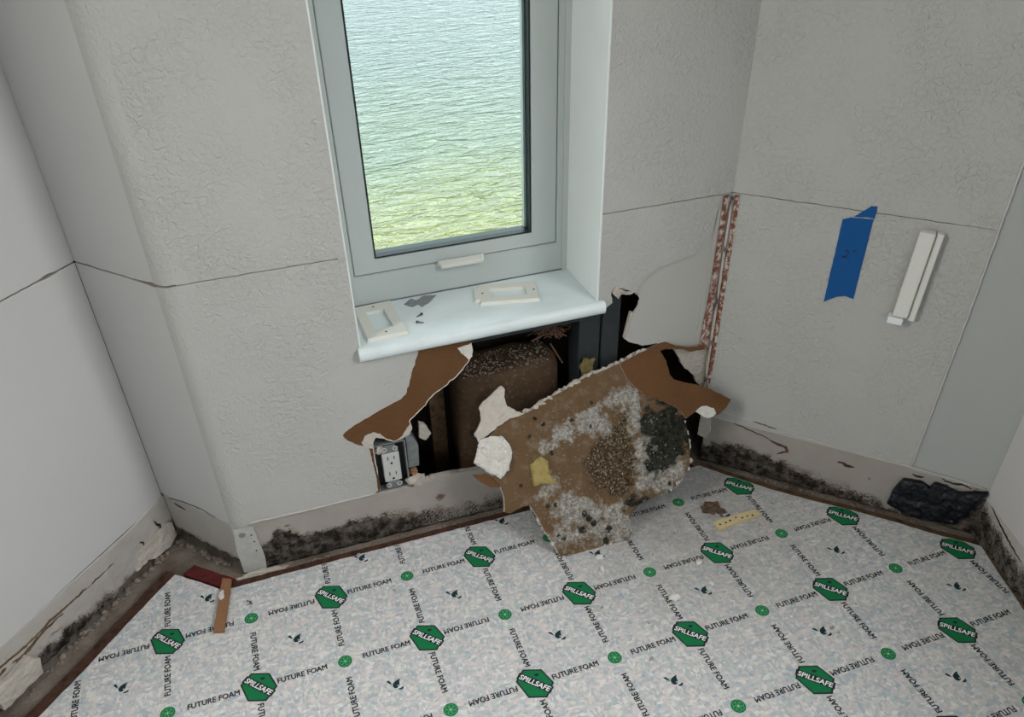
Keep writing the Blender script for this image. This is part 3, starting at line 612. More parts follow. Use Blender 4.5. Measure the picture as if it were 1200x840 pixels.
band(W3, top3, 0.930, u0 + .012, M['band'], w_win,
     [(0.03, .045), (0.055, .052), (0.075, .078), (0.098, .070), (0.12, .046), (0.15, .045), (0.20, .052), (0.25, .058), (0.30, .050), (0.36, .046), (0.45, .034), (0.55, .036), (0.7, .05), (0.93, .06)],
     [(0.03, 1.3), (0.20, 1.25), (0.27, 0.80), (0.33, 0.62), (0.42, 0.42), (0.52, 0.52), (0.8, .9)],
     lambda u, v: blob(u, v, [(0.398, 0.062, .016, .014, .75), (0.335, .035, .012, .008, .9), (0.31, .02, .06, .02, .55), (0.42, .02, .08, .02, .5), (0.095, .085, .01, .006, .6), (0.23, .088, .006, .004, .5)]), seed=2)
bullnose('bare_strip', BASE, 0.113, M['wall_smooth'], rr=RAD - 0.002)
top4 = [(0.012, 0.128), (0.03, 0.1335), (0.06, 0.1320), (0.14, 0.1250), (0.245, 0.1190), (0.33, 0.1145), (0.425, 0.1150), (0.50, 0.1115), (0.562, 0.1060)]
band(W4, top4, 0.562, 0.012, M['band'], w_right,
     [(0.0, .03), (0.05, .050), (0.10, .056), (0.16, .048), (0.22, .038), (0.28, .028), (0.34, .022), (0.39, .018), (0.40, .0), (0.46, .02), (0.50, .085), (0.54, .100), (0.56, .09)],
     [(0.0, .7), (0.05, .90), (0.12, 1.05), (0.2, .92), (0.26, .75), (0.40, .6), (0.5, .75), (0.55, .95)],
     lambda u, v: blob(u, v, [(0.062, 0.035, .022, .022, .85), (0.20, 0.004, .2, .012, .5)]), seed=4)
top1 = [(-2.3, 0.1005), (-0.38, 0.1003), (-0.277, 0.0980), (-0.0966, 0.0958), (0.004, 0.1045)]
def mould_left(u, v): return 0
bandL = band(W1, top1, 0.004, -2.3 + 1.1, M['band_left'], w_left,
     [(-1.2, .03), (-0.40, .024), (-0.34, .030), (-0.26, .022), (-0.20, .018), (-0.12, .012), (-0.05, .03), (0, .045)],
     [(-1.2, .6), (-0.40, 1.0), (-0.25, .95), (-0.16, .55), (-0.06, .6), (0, .8)],
     lambda u, v: blob(u, v, [(-.30, .042, .016, .010, .62), (-.285, .036, .02, .006, .6), (-.36, .052, .018, .01, .5)]),
     botz=lambda u: BASE + .010 + (0.006 if u > -.16 else 0), thick=0.012, off=0.001, seed=6, relief=0.0030, bamp=0.009)
band(W2, [(0.002, 0.1120), (0.11, 0.1160), (L2 - TAN, 0.1130)], L2 - TAN, 0.002, M['band_left'], w_ret,
     [(0, .022), (0.05, .022), (0.12, .014), (0.2, .016)], [(0, .92), (0.08, .8), (0.2, .7)],
     lambda u, v: blob(u, v, [(.015, .10, .012, .02, .4)]), botz=lambda u: 0.012 if u > .03 else 0.02, seed=7, bamp=0.012)
band(W5, [(-0.003, 0.084), (0.06, 0.088), (0.13, 0.092), (1.15, 0.100)], 1.15, -0.003, M['band_left'], w_rret,
     [(0, .075), (.06, .066), (0.2, .055), (1.2, .05)], [(0, .66), (.1, .60), (1.2, .6)],
     lambda u, v: blob(u, v, [(.02, .04, .03, .03, .35)]), seed=9)
# brown split along the left strip and cracks in it
def crack(name, path, frame, w, mat, parent, seed=0, h=0.0006):
    P = rag(path, 0.004, 0.0022, seed, closed=False); L = []; Rr = []
    for i, p in enumerate(P):
        a, b = V2(P[max(0, i - 1)]), V2(P[min(len(P) - 1, i + 1)]); t = (b - a).normalized(); nn = Vector((-t.y, t.x))
        f = i / (len(P) - 1); ww = w * (0.25 + math.sin(math.pi * f) * (0.9 + .8 * noise.noise(Vector((p[0] * 120, p[1] * 120, seed)))))
        ww = max(ww, w * .15)
        L.append(tuple(V2(p) + nn * ww)); Rr.append(tuple(V2(p) - nn * ww))
    return sheet(name, L + Rr[::-1], frame.off(h), 0.0014, mat, parent)
W1b = W1.off(0.0012)
crack('split', [(-0.46, 0.070), (-0.395, 0.066), (-0.348, 0.0625), (-0.2915, 0.066), (-0.216, 0.0632), (-0.148, 0.0618)], W1b, 0.0020, M['strip_tan'], w_left, 3)
crack('split', [(-0.44, 0.052), (-0.395, 0.056), (-0.36, 0.050), (-0.31, 0.060), (-0.27, 0.058)], W1b, 0.0028, M['strip_tan'], w_left, 6)
crack('split', [(-0.325, 0.040), (-0.30, 0.046), (-0.275, 0.042), (-0.262, 0.046)], W1b, 0.0040, M['gypsum_dirty'], w_left, 9)
crack('split', [(-0.395, 0.078), (-0.380, 0.072), (-0.372, 0.079)], W1b, 0.0030, M['gypsum_dirty'], w_left, 12)
crack('split', [(-0.040, 0.074), (-0.036, 0.060), (-0.030, 0.055), (-0.034, 0.043), (-0.028, 0.035)], W1b.off(.003), 0.0014, M['black'], w_left, 15)
crack('split', [(-0.085, 0.056), (-0.078, 0.050), (-0.079, 0.044)], W1b.off(.002), 0.0016, M['strip_dark'], w_left, 17)
W4b = W4.off(-0.0012)
crack('split', [(0.150, 0.093), (0.168, 0.086), (0.183, 0.083), (0.189, 0.074), (0.178, 0.067), (0.170, 0.061)], W4b, 0.0026, M['strip_brown'], w_right, 5)
crack('split', [(0.288, 0.080), (0.300, 0.081), (0.310, 0.077), (0.322, 0.078)], W4b, 0.0030, M['strip_brown'], w_right, 8)
crack('split', [(0.07, 0.112), (0.10, 0.105), (0.15, 0.094)], W4b, 0.0009, M['strip_brown'], w_right, 2)
crack('split', [(0.11, 0.129), (0.135, 0.1275), (0.16, 0.1245)], W4.off(.0012), 0.0011, M['strip_brown'], w_right, 22)
crack('split', [(0.425, 0.098), (0.435, 0.094), (0.446, 0.098)], W4b, 0.0018, M['black'], w_right, 25)
crack('split', [(0.475, 0.105), (0.495, 0.100), (0.515, 0.103), (0.53, 0.099)], W4b, 0.0016, M['black'], w_right, 28)
crack('split', [(0.352, 0.062), (0.356, 0.058)], W4b, 0.0016, M['black'], w_right, 31)
crack('split', [(0.02, 0.083), (0.05, 0.075), (0.09, 0.066), (0.14, 0.06)], W5.off(-.0012), 0.0012, M['black'], w_rret, 31)
crack('split', [(0.02, 0.108), (0.06, 0.117), (0.10, 0.119), (0.15, 0.114)], W2.off(.0004), 0.0006, M['black'], w_ret, 35)
crack('split', [(0.03, 0.097), (0.045, 0.093), (0.06, 0.093)], W2.off(-.0008), 0.0012, M['strip_dark'], w_ret, 36)
# loosened plaster at the foot of the left inner corner
lp = [(-0.118, 0.012), (-0.095, 0.034), (-0.060, 0.046), (-0.020, 0.050), (-0.004, 0.040), (-0.006, 0.006), (-0.030, -0.004), (-0.070, 0.002), (-0.085, 0.010)]
sheet('loose_plaster', rag(lp, 0.005, 0.003, 41), W1.off(0.007), 0.006, M['gypsum'], w_left, spacing=0.005, disp=lambda u, v, b: 0.0035 * fract(u, v, 55) + 0.09 * max(0, 0.03 - v))
# metal corner bead bared at the foot of the rounded corner
cb = empty('corner_bead', (A.x, A.y, 0), w_win)
cbo = sheet('bead_face', rag([(-0.004, -0.004), (0.014, -0.010), (0.038, -0.008), (0.041, 0.02), (0.038, 0.06), (0.034, 0.108), (0.0, 0.108), (-0.006, 0.06)], 0.006, 0.0012, 14), W3.off(0.0022), 0.004, M['bead_grey'], cb, spacing=0.006, disp=lambda u, v, b: 0.0006 * fract(u, v, 60))
for (x, z) in ((0.028, 0.088), (0.030, 0.070), (0.029, 0.046)):
    bm = bmesh.new(); bmesh.ops.create_cone(bm, cap_ends=True, segments=8, radius1=0.0016, radius2=0.0016, depth=0.0008)
    h = bm_obj('nail_hole', bm, M['black'], W3.off(0.0030), cb); h.location = W3.pt(x, z, 0.0030)
bm = bmesh.new(); bmesh.ops.create_cone(bm, cap_ends=True, segments=14, radius1=0.0065, radius2=0.0050, depth=0.0012)
h = bm_obj('washer_mark', bm, M['galv'], W3.off(0.0030), cb); h.location = W3.pt(0.012, 0.092, 0.0028)
# plaster crust at the foot of the corner
bm = bmesh.new(); lump_bm(bm, (0.022, 0.265, -0.008), (0.045, 0.007, 0.007), 3, 4, 0.5); tag(bm_obj('plaster_crust', bm, M['gypsum_dirty']), 'grey crumbly plaster ridge at the foot of the rounded corner', 'plaster')
# rusty corner bead in the right corner
rb = tag(empty('rusted_bead', (D.x, D.y, 0.2)), 'rusty metal corner bead running up the right inner corner', 'corner bead')
sheet('bead_flange', rag([(0.9570, 0.284), (0.9775, 0.284), (0.9770, 0.45), (0.9765, CUT - .003), (0.9660, CUT - .003), (0.9650, 0.45)], 0.006, 0.0011, 8), W3.off(0.0024), 0.0016, M['rust'], rb)
sheet('bead_flange', rag([(0.0030, 0.150), (0.0065, 0.150), (0.0100, 0.22), (0.0115, 0.30), (0.0120, 0.45), (0.0130, CUT - .003), (0.0040, CUT - .003), (0.0030, 0.3)], 0.006, 0.0012, 9), W4.off(0.0016), 0.0014, M['rust'], rb)
bm = bmesh.new(); tube_bm(bm, [(D.x - .0036 + .0004 * math.sin(i * .6), D.y - .0042, 0.16 + i * (CUT - .165) / 24) for i in range(25)], 0.0026, 6)
bm_obj('bead_nose', bm, M['gypsum'], None, rb, True)
# gypsum edge sticking out at the foot of the right corner
sheet('broken_board_end', rag([(0.000, 0.060), (0.000, 0.128), (0.020, 0.132), (0.026, 0.075), (0.018, 0.055)], 0.005, 0.0022, 19), W4.off(0.0015), 0.012, M['gypsum'], w_right)

# navy membrane laid bare at the foot of the right wall
nv = sheet('membrane_scrap', rag(G['NAVY'], 0.006, 0.002, 3), W4.off(0.009), 0.010, M['navy'], None, spacing=0.006,
           disp=lambda u, v, b: (0 if b else 0.003 + 0.0045 * fract(u, v, 75) + 0.003 * fract(u, v, 30)), smooth=False)
tag(nv, 'dark navy crumpled membrane bared at the foot of the right wall', 'membrane')

# outer skin of the building, closing the cavity behind the drywall
def offs(d):
    out = []; P = [P0, B, A, D, E, P5]
    for i, p in enumerate(P):
        if i == 0: n = W1.n.to_2d(); out.append(p - n * d); continue
        if i == 5: n = W5.n.to_2d(); out.append(p - n * d); continue
        na = [W1, W2, W3, W4, W5][i - 1].n.to_2d(); nb = [W1, W2, W3, W4, W5][i].n.to_2d()
        m = (na + nb).normalized(); out.append(p - m * d / m.dot(na))
    return out
o_in, o_out = offs(0.165), offs(0.20)
skin = tag(empty('wall_outer'), 'dark outer sheathing of the building behind the drywall', kind='structure')
for i in range(5):
    if i == 2: continue
    a, b, c, e = o_in[i], o_in[i + 1], o_out[i + 1], o_out[i]
    vs_ = [(q.x, q.y, z) for z in (-.13, CEIL + .1) for q in (a, b, c, e)]
    mesh_obj('sheathing', vs_, [(0, 1, 2, 3), (7, 6, 5, 4), (0, 4, 5, 1), (1, 5, 6, 2), (2, 6, 7, 3), (3, 7, 4, 0)], M['sheathing'], None, skin)
xa, xb, ya, yb = o_in[2].x, o_in[3].x, o_in[2].y, o_out[2].y
for (x0, x1, z0, z1) in ((xa - .05, WX0, -.13, CEIL + .1), (WX1, xb + .05, -.13, CEIL + .1), (WX0, WX1, -.13, SZ1 - .03), (WX0, WX1, HEAD, CEIL + .1)):
    boxes('sheathing', [((x0, ya, z0), (x1, yb, z1))], M['sheathing'], None, skin)
wb = wall('wall_back', 'unseen wall behind the photographer, darkened to cut bounced light, with a wide opening')
for lo, hi in (((P0.x - .3, YB - .15, BASE), (-1.95, YB, CEIL + .1)), ((0.75, YB - .15, BASE), (P5.x + .3, YB, CEIL + .1)), ((-1.95, YB - .15, 2.17), (0.75, YB, CEIL + .1)), ((-1.95, YB - .15, BASE), (0.75, YB, 0.93))):
    boxes('drywall_panel', [(lo, hi)], M['wall_back'], None, wb)
boxes('drywall_panel', [((P0.x - .12, YB, BASE), (P0.x, P0.y, CEIL + .1))], M['wall_back'], None, wb)
boxes('drywall_panel', [((P5.x, YB, BASE), (P5.x + .12, P5.y, CEIL))], M['wall_back'], None, wb)

# ================================================================== WINDOW
win = tag(empty('window_1', (0.5, 0.42, SZ1)), 'white vinyl casement window looking out over shallow water', kind='structure')
YF = 0.4228
def jamb(x0, x1): return boxes('jamb', [((x0, 0.2764, SZ1), (x1, 0.462, HEAD))], M['jamb'], None, win, 0.0012)
jamb(WX1 - .0008, WX1 + .0035); jamb(WX0 - .0020, WX0 + .0008)
boxes('head_jamb', [((WX0 - .012, 0.2775, HEAD), (WX1 + .012, 0.462, HEAD + .012))], M['jamb'], None, win)
# sill with a rounded nose
prof = [(0.4600, SZ0), (0.2725, SZ0)]
for i in range(9):
    a = math.pi * 1.5 - math.pi * i / 8 * 1.0
    prof.append((0.2725 + 0.0125 * 0.75 * math.cos(a), (SZ0 + SZ1) / 2 + 0.0126 * math.sin(a)))
prof += [(0.2725, SZ1), (0.4600, SZ1)]
def sill_piece(x0, x1, pr, name='window_sill'):
    n = len(pr); vs_ = [(x, y, z) for x in (x0, x1) for (y, z) in pr]
    fs = [(i, (i + 1) % n, n + (i + 1) % n, n + i) for i in range(n)] + [tuple(range(n))[::-1], tuple(range(n, 2 * n))]
    return vs_, fs
vs_, fs = sill_piece(SX0, SX1, prof)
so = mesh_obj('window_sill', vs_, fs, M['sill'], None, win)
bm = bmesh.new(); bm.from_mesh(so.data); bmesh.ops.remove_doubles(bm, verts=bm.verts, dist=1e-5); bmesh.ops.recalc_face_normals(bm, faces=bm.faces)
for v in bm.verts:                       # ears stop at the wall face, the body runs back to the frame
    if v.co.y > 0.3: v.co.x = max(WX0 - .004, min(WX1 + .004, v.co.x))
bm.to_mesh(so.data); bm.free()
# frame, sash, gaskets, panes
SB = 0.5030; SXA, SXB = 0.3095, 0.7020; ST = HEAD - 0.045
ring('window_frame', WX0, WX1, SZ1, HEAD, SXA - .0012, SXB + .0012, SB - .0012, ST + .0012, YF, 0.462, M['pvc'], win, 0.0015)
boxes('frame_lip', [((WX0, YF - .004, SZ1), (WX0 + .010, YF, HEAD)), ((WX1 - .010, YF - .004, SZ1), (WX1, YF, HEAD))], M['pvc'], None, win, 0.001)
GX0, GX1, GB, GT = 0.3508, 0.6518, 0.5310, HEAD - 0.085
sash = ring('sash', SXA, SXB, SB, ST, GX0, GX1, GB, GT, YF + .0015, 0.456, M['pvc'], win, 0.0015)
ring('gasket', GX0 - .001, GX1 + .001, GB - .001, GT + .001, GX0 + .0022, GX1 - .0022, GB + .0022, GT - .0022, YF + .003, YF + .0345, M['gasket'], sash)
boxes('outer_bead', [((GX1 - .0062, YF + .0225, GB + .003), (GX1 - .0022, YF + .0330, GT - .003))], M['pvc'], None, sash)
boxes('glass_pane', [((GX0 + .001, YF + .0180, GB + .001), (GX1 - .001, YF + .0184, GT - .001))], M['glass'], None, sash)
hs = boxes('latch_handle', [((0.4630, YF - .017, 0.4985), (0.5550, YF - .0005, 0.5070))], M['plate'], None, win, 0.003, 3)
bm = bmesh.new(); bm.from_mesh(hs.data)
for v in bm.verts:
    if v.co.y < YF - .01: v.co.x = 0.509 + (v.co.x - 0.509) * 0.90; v.co.z -= 0.003
bm.to_mesh(hs.data); bm.free()
boxes('sill_caulk', [((WX0 + .001, YF - .0022, SZ1 - .0004), (WX1 - .001, YF, SZ1 + .0016))], M['gap'], None, win)

# ================================================================== WATER OUTSIDE
wt = mesh_obj('sea_water', [(-90, 3.0, 0), (160, 3.0, 0), (160, 330, 0), (-90, 330, 0)], [(0, 1, 2, 3)], M['water'])
wt.location = (0, 0, -7.0); tag(wt, 'rippled sea water, yellow green in the shallows, seen through the window', 'water', kind='stuff')

# ================================================================== CAVITY BEHIND THE HOLE
cz = 0.0
def steel(name, lst, label): 
    t = tag(boxes(name, lst, M['steel'], None, None, 0.0008, 1), label, 'steel framing'); return t
steel('steel_track', [((0.4780, 0.2945, 0.3960), (0.7440, 0.2975, 0.4170)), ((0.4780, 0.2975, 0.4140), (0.7440, 0.3500, 0.4170))], 'dark blue grey steel track directly under the window sill')
steel('steel_stud', [((0.7480, 0.2940, BASE), (0.7840, 0.2970, 0.4350)), ((0.7480, 0.2970, BASE), (0.7500, 0.3500, 0.4350)), ((0.7820, 0.2970, BASE), (0.7840, 0.3500, 0.4350))], 'dark steel stud at right end of the sill, outer of the pair')
steel('steel_stud', [((0.7020, 0.2990, BASE), (0.7450, 0.3020, 0.3955)), ((0.7020, 0.3020, BASE), (0.7040, 0.3500, 0.3955))], 'dark steel stud under the sill, inner of the pair')
tag(boxes('wooden_stud', [((0.415, 0.385, BASE), (0.447, 0.425, 0.41))], M['stud_wood'], None, None, 0.002), 'dark wooden stud deep inside the wall behind the brown torn paper', 'stud')
# bulging brown batt with a dusty top
def batt():
    root = tag(empty('insulation_batt', (0.57, 0.36, BASE)), 'bulging brown kraft batt standing in the wall cavity', 'insulation')
    cx, cy, hx, hy = 0.567, 0.364, 0.110, 0.054; zt = 0.305; vs_, fs = [], []; K = 40
    lev = [(BASE + .001, 0.94), (0.05, .98), (0.12, 1.0), (0.20, 1.0), (0.25, 1.0), (0.28, .99), (0.296, .96), (0.303, .90), (0.306, .78), (0.305, .5), (0.304, .2)]
    for (z, k) in lev:
        for i in range(K):
            a = 2 * math.pi * i / K; c, s_ = math.cos(a), math.sin(a); e = 0.55
            x = math.copysign(abs(c) ** e, c) * hx; y = math.copysign(abs(s_) ** e, s_) * hy
            f = k * (1 + 0.012 * fract(x + cx, z * 1.5, 25, 2)); dz = 0.004 * fract(x, y, 40) if z > .29 else 0
            # top slopes up to the right like the photo
            vs_.append((cx + x * f, cy + y * f, z + dz + (0.02 * max(0, x) if z > .2 else 0)))
    n = len(lev)
    for r in range(n - 1):
        for i in range(K): fs.append((r * K + i, r * K + (i + 1) % K, (r + 1) * K + (i + 1) % K, (r + 1) * K + i))
    fs.append(tuple(range(K))[::-1]); fs.append(tuple((n - 1) * K + i for i in range(K)))
    mesh_obj('batt_body', vs_, fs, M['batt'], None, root, None, True)
    tag(mesh_obj('stamp_mark', [(0.4755, 0.3090, .175), (0.484, .3055, .175), (.484, .3055, .186), (.4755, .3090, .186)], [(0, 1, 2, 3)], M['navy'], None, root), 'small blue printed square')
batt()
bm = bmesh.new(); r = random.Random(5)
for i in range(420):
    x = 0.567 + r.uniform(-.095, .09); y = 0.364 + r.uniform(-.048, .03); s_ = r.uniform(.0006, .0022) * (1.8 if r.random() < .06 else 1)
    lump_bm(bm, (x, y, 0.3065 + 0.02 * max(0, x - .567) + s_ * .3), (s_, s_, s_ * .8), i, 1, .3)
tag(bm_obj('plaster_dust', bm, M['grain']), 'pale plaster crumbs scattered on top of the brown batt', 'debris', kind='stuff')
# shreds of salmon fibre hanging under the sill
bm = bmesh.new(); r = random.Random(9)
for i in range(150):
    a = Vector((0.640 + r.uniform(0, .046), 0.332 + r.uniform(0, .03), 0.352 + r.uniform(0, .028))); p = [a]
    dv = Vector((r.uniform(-.004, .004), r.uniform(-.002, .001), r.uniform(-.0014, .0014)))
    for k in range(5):
        dv = dv + Vector((r.uniform(-.002, .002), r.uniform(-.0015, .0015), r.uniform(-.002, .0016))); p.append(p[-1] + dv)
    tube_bm(bm, p, r.uniform(.0005, .0014), 5)
tag(bm_obj('fibre_shreds', bm, M['pink']), 'salmon brown torn fibre shreds tucked under the sill', 'insulation', kind='stuff')
bm = bmesh.new(); lump_bm(bm, (0.716, 0.288, 0.294), (0.013, 0.008, 0.022), 4, 3, .4)
tag(bm_obj('foam_chunk', bm, M['yellow']), 'mustard yellow foam chunk stuck to the steel stud', 'foam')
bm = bmesh.new(); tube_bm(bm, [(0.650, 0.318, 0.345), (0.660, 0.312, 0.325), (0.672, 0.308, 0.302)], .0018, 5)
tag(bm_obj('wood_splinter', bm, M['stud_wood']), 'thin wood splinter slanting across the dark cavity', 'splinter')

# ================================================================== OUTLET
def outlet():
    F = Frame((0.3095, 0.2814, 0.1655), (1, 0, 0), (0, 0, 1), (0, -1, 0))
    t = tag(empty('wall_outlet', (0.3095, 0.2814, 0.1655)), 'grey duplex outlet without its cover plate in the torn wall', 'outlet')
    bx_ = boxes('outlet_box', [((-.029, -.055, -.050), (.029, .055, -.048)), ((-.031, -.055, -.050), (-.0285, .055, .001)), ((.0285, -.055, -.050), (.031, .055, .001)), ((-.031, -.057, -.050), (.031, -.0545, -.001)), ((-.031, .0545, -.050), (.031, .057, -.001))], M['galv'], F, t)
    boxes('back_filler', [((-.028, -.054, -.047), (.028, .054, -.018))], M['black'], F, t)
    fc = boxes('face', [((-.0165, -.034, -.018), (.0165, .034, .0015))], M['outlet'], F, t, 0.0015)
    for zc in (-.019, .019):
        for (x, w, h) in ((-.0062, .0009, .0040), (.0062, .0009, .0034)):
            boxes('slot', [((x - w, zc + .004 - h, .0010), (x + w, zc + .004 + h, .0019))], M['black'], F, fc)
        bm = bmesh.new(); bmesh.ops.create_cone(bm, cap_ends=True, segments=12, radius1=.0024, radius2=.0024, depth=.0009)
        h = bm_obj('ground_hole', bm, M['black'], F, fc); h.location = F.pt(0, zc - .0085, .0015)
    for sgn in (-1, 1):
        boxes('strap', [((-.011, sgn * .043 - .009, -.002), (.011, sgn * .043 + .009, -.0005))], M['galv'], F, t)
        for x in (-.0105, .0105):
            bm = bmesh.new()
            for k in range(12):
                a0, a1 = 2 * math.pi * k / 12, 2 * math.pi * (k + 1) / 12
                tube_bm(bm, [(x + .0042 * math.cos(a0), sgn * .0440 + .0042 * math.sin(a0), .0004), (x + .0042 * math.cos(a1), sgn * .0440 + .0042 * math.sin(a1), .0004)], .0012, 5)
            bm_obj('ear_ring', bm, M['outlet'], F, t)
        bm = bmesh.new(); bmesh.ops.create_cone(bm, cap_ends=True, segments=10, radius1=.0028, radius2=.0022, depth=.002)
        h = bm_obj('screw', bm, M['galv'], F, t); h.location = F.pt(0, sgn * .0445, .0006)
    for p_, f_ in (((-.030, .030), .0), ):
        bm = bmesh.new(); lump_bm(bm, (-.018, .044, -.004), (.009, .010, .006), 8, 2, .4); bm_obj('plaster_smear', bm, M['gypsum_dirty'], F, t)
outlet()
tag(sheet('metal_box_side', rag([(0.3430, 0.146), (0.3640, 0.147), (0.3665, 0.198), (0.3560, 0.222), (0.3440, 0.226)], .006, .001, 3), W3.off(-.0125), 0.030, M['galv']), 'grey galvanised box side bared right of the outlet', 'metal box')
tag(sheet('mortar_flake', rag([(0.3720, 0.208), (0.3740, 0.243), (0.3850, 0.236), (0.3950, 0.212), (0.3830, 0.198)], .005, .0015, 6), W3.off(-.020), 0.008, M['gypsum_dirty']), 'grey plaster flake hanging beside the bared metal box', 'plaster')
bm = bmesh.new(); lump_bm(bm, (0.352, 0.282, 0.119), (0.018, 0.008, 0.012), 5, 3, .45); lump_bm(bm, (0.372, 0.285, 0.112), (0.014, 0.007, 0.006), 6, 2, .4)
tag(bm_obj('plaster_rubble', bm, M['gypsum_dirty']), 'pinkish broken plaster rubble below the outlet box', 'plaster')
bm = bmesh.new(); lump_bm(bm, (0.351, 0.287, 0.138), (0.008, 0.006, 0.008), 9, 2, .4)
tag(bm_obj('orange_chip', bm, M['sliver']), 'small orange brown chip beside the outlet', 'debris')

# ================================================================== LOOSE DRYWALL SLAB
so_, su, sv, sn = G['SLF']; SF = Frame(so_, su, sv, sn)
def gau(u, v, pts, r): return sum(math.exp(-((u - x) ** 2 + (v - y) ** 2) / (r * r)) for x, y in pts)
TANP = G['STAN']
def slab_mask(u, v):
    w = min(1.0, 0.40 * gau(u, v, G['SWHITE'], 0.016) + 0.20 * gau(u, v, G['SWHITE'], 0.034))
    k = min(1.0, 0.50 * gau(u, v, G['SDARK'], 0.027)) + 1.6 * min(1, gau(u, v, G['SBLK'], 0.0042)) + 0.35 * min(1, gau(u, v, G['SBLK'][9:15], 0.018))
    t = 0.0
    if inside((u, v), TANP): t = min(1, 0.48 + edge_dist((u, v), TANP) * 14)
    else: t = max(0, 0.5 - edge_dist((u, v), TANP) * 25)
    n1_ = fract(u, v, 48, 1); n2_ = fract(u, v, 60, 9); w *= 1 + 0.9 * n1_; k *= 1 + 0.8 * n2_; t += 0.25 * fract(u, v, 55, 5)
    if v > 0.24 and u > 0.21: w *= 0.25; k *= .5
    w = min(1, w + max(0, .35 - (v) * 6)) if v < .06 else w
    return (max(0, min(1.1, w)), max(0, min(1.1, k)), max(0, min(1, t)))
sl_out = rag(G['SLAB'], 0.005, 0.0016, 51)
# the flange of bare brown paper at upper right hangs on the slab's back sheet
def slab_disp(u, v, b):
    m = slab_mask(u, v); h = 0.0010 * fract(u, v, 30)
    h += 0.0050 * m[0] * (0.6 + fract(u, v, 110, 4)) + 0.0035 * m[1] * (0.4 + fract(u, v, 120, 6)) + 0.0040 * min(1, m[2]) * (0.4 + fract(u, v, 130, 7))
    return h if not b else h * .3
slab = tag(empty('drywall_slab', SF.o), 'large mouldy torn drywall slab leaning from the hole onto the pad', 'drywall')
sheet('board', sl_out, SF, 0.0125, [M['slab'], M['gypsum_dirty']], slab, spacing=0.0045, disp=slab_disp, mask=slab_mask, smooth=True)
pap = [(0.190, 0.318), (0.203, 0.300), (0.225, 0.276), (0.252, 0.262), (0.283, 0.243), (0.296, 0.226), (0.302, 0.214), (0.3145, 0.2235)]
sp = [p for p in G['SLAB']]
i0 = min(range(len(sp)), key=lambda i: (sp[i][0] - .20) ** 2 + (sp[i][1] - .325) ** 2)
i1 = min(range(len(sp)), key=lambda i: (sp[i][0] - .315) ** 2 + (sp[i][1] - .222) ** 2)
pp_out = sp[i0:i1 + 1] + pap[::-1][1:]
tag(sheet('brown_paper_sheet', rag(pp_out, 0.005, 0.0014, 52), SF.off(0.0032), 0.0026, [M['paper'], M['gypsum']], slab, spacing=0.008, disp=lambda u, v, b: 0.0012 * fract(u, v, 25)), 'clean brown paper flange with a pointed tip')
tag(sheet('gypsum_break', rag(G['CHK1'], 0.004, 0.0030, 61), SF.off(0.006), 0.016, M['gypsum_white'], slab, spacing=0.004, disp=lambda u, v, b: (0 if b else 0.003 + 0.006 * fract(u, v, 60) + 0.003 * fract(u, v, 160)), taper=0.004), 'white broken gypsum face')
tag(sheet('gypsum_flap', rag(G['CHK2'], 0.004, 0.0020, 62), SF.off(0.002), 0.006, M['gypsum'], slab, spacing=0.005, disp=lambda u, v, b: 0.003 * fract(u, v, 60)), 'pale ragged flap')
sheet('paper_flap', rag(G['FLAP'], 0.004, 0.0016, 63), SF.off(-0.004), 0.0015, M['paper'], slab)
sheet('white_remnant', rag(G['WHT'], 0.003, 0.0022, 64), SF.off(0.0048), 0.002, M['gypsum_white'], slab)
tag(sheet('yellow_spot', rag(G['SYEL'], 0.004, 0.0018, 65), SF.off(0.0042), 0.004, M['yellow_resin'], slab, spacing=0.004, disp=lambda u, v, b: (0 if b else 0.003 + 0.003 * fract(u, v, 70))), 'yellow foam spot')
# crumbled broken edge along the top of the slab
bm = bmesh.new(); r = random.Random(12); tp = [V2(p) for p in G['SLAB'][2:13]]
for a, b in zip(tp, tp[1:]):
    n = max(2, int((b - a).length / 0.006))
    for i in range(n):
        for q_ in range(3):
            p = a.lerp(b, (i + r.random()) / n); s_ = r.uniform(.002, .0048)
            lump_bm(bm, (p.x + r.uniform(-.003, .003), p.y + r.uniform(-.003, .003), -.0115 + .0045 * q_ + r.uniform(-.001, .001)), (s_ * 1.5, s_, s_ * .8), i + q_ + p.x * 99, 1, .35)
tag(bm_obj('crumbled_edge', bm, M['gypsum'], SF, slab), 'pale crumbled gypsum edge')
eL = [V2(p) for p in G['SLAB'][44:53]]; eR = [V2(p) for p in G['SLAB'][34:41]]
bm = bmesh.new()
for a, b in list(zip(eL, eL[1:])) + list(zip(eR, eR[1:])):
    n = max(2, int((b - a).length / 0.006))
    for i in range(n):
        p = a.lerp(b, i / n); s_ = r.uniform(.002, .0042)
        lump_bm(bm, (p.x + r.uniform(-.001, .003), p.y + r.uniform(-.001, .003), r.uniform(-.010, .001)), (s_, s_ * 1.4, s_ * .8), i + p.x * 77, 1, .35)
tag(bm_obj('crumbled_edge', bm, M['gypsum'], SF, slab), 'pale crumbled gypsum edge')
# efflorescence grains on the mouldy centre
bm = bmesh.new(); r = random.Random(20); kk = 0
while kk < 1300:
    u, v = r.uniform(-.06, .31), r.uniform(.01, .31)
    if not inside((u, v), G['SLAB']) or (v > .24 and u > .21): continue
    m = slab_mask(u, v); w = max(m[0] * .9, min(1, m[2]) * .3) * (1 - .7 * min(1, m[1]))
    if r.random() > w: continue
    s_ = r.uniform(.0006, .0019); lump_bm(bm, (u, v, slab_disp(u, v, False) + s_ * .3), (s_, s_, s_ * .7), kk, 1, .35); kk += 1
tag(bm_obj('mould_grains', bm, M['grain'], SF, slab), 'pale crusty grains', kind='stuff')

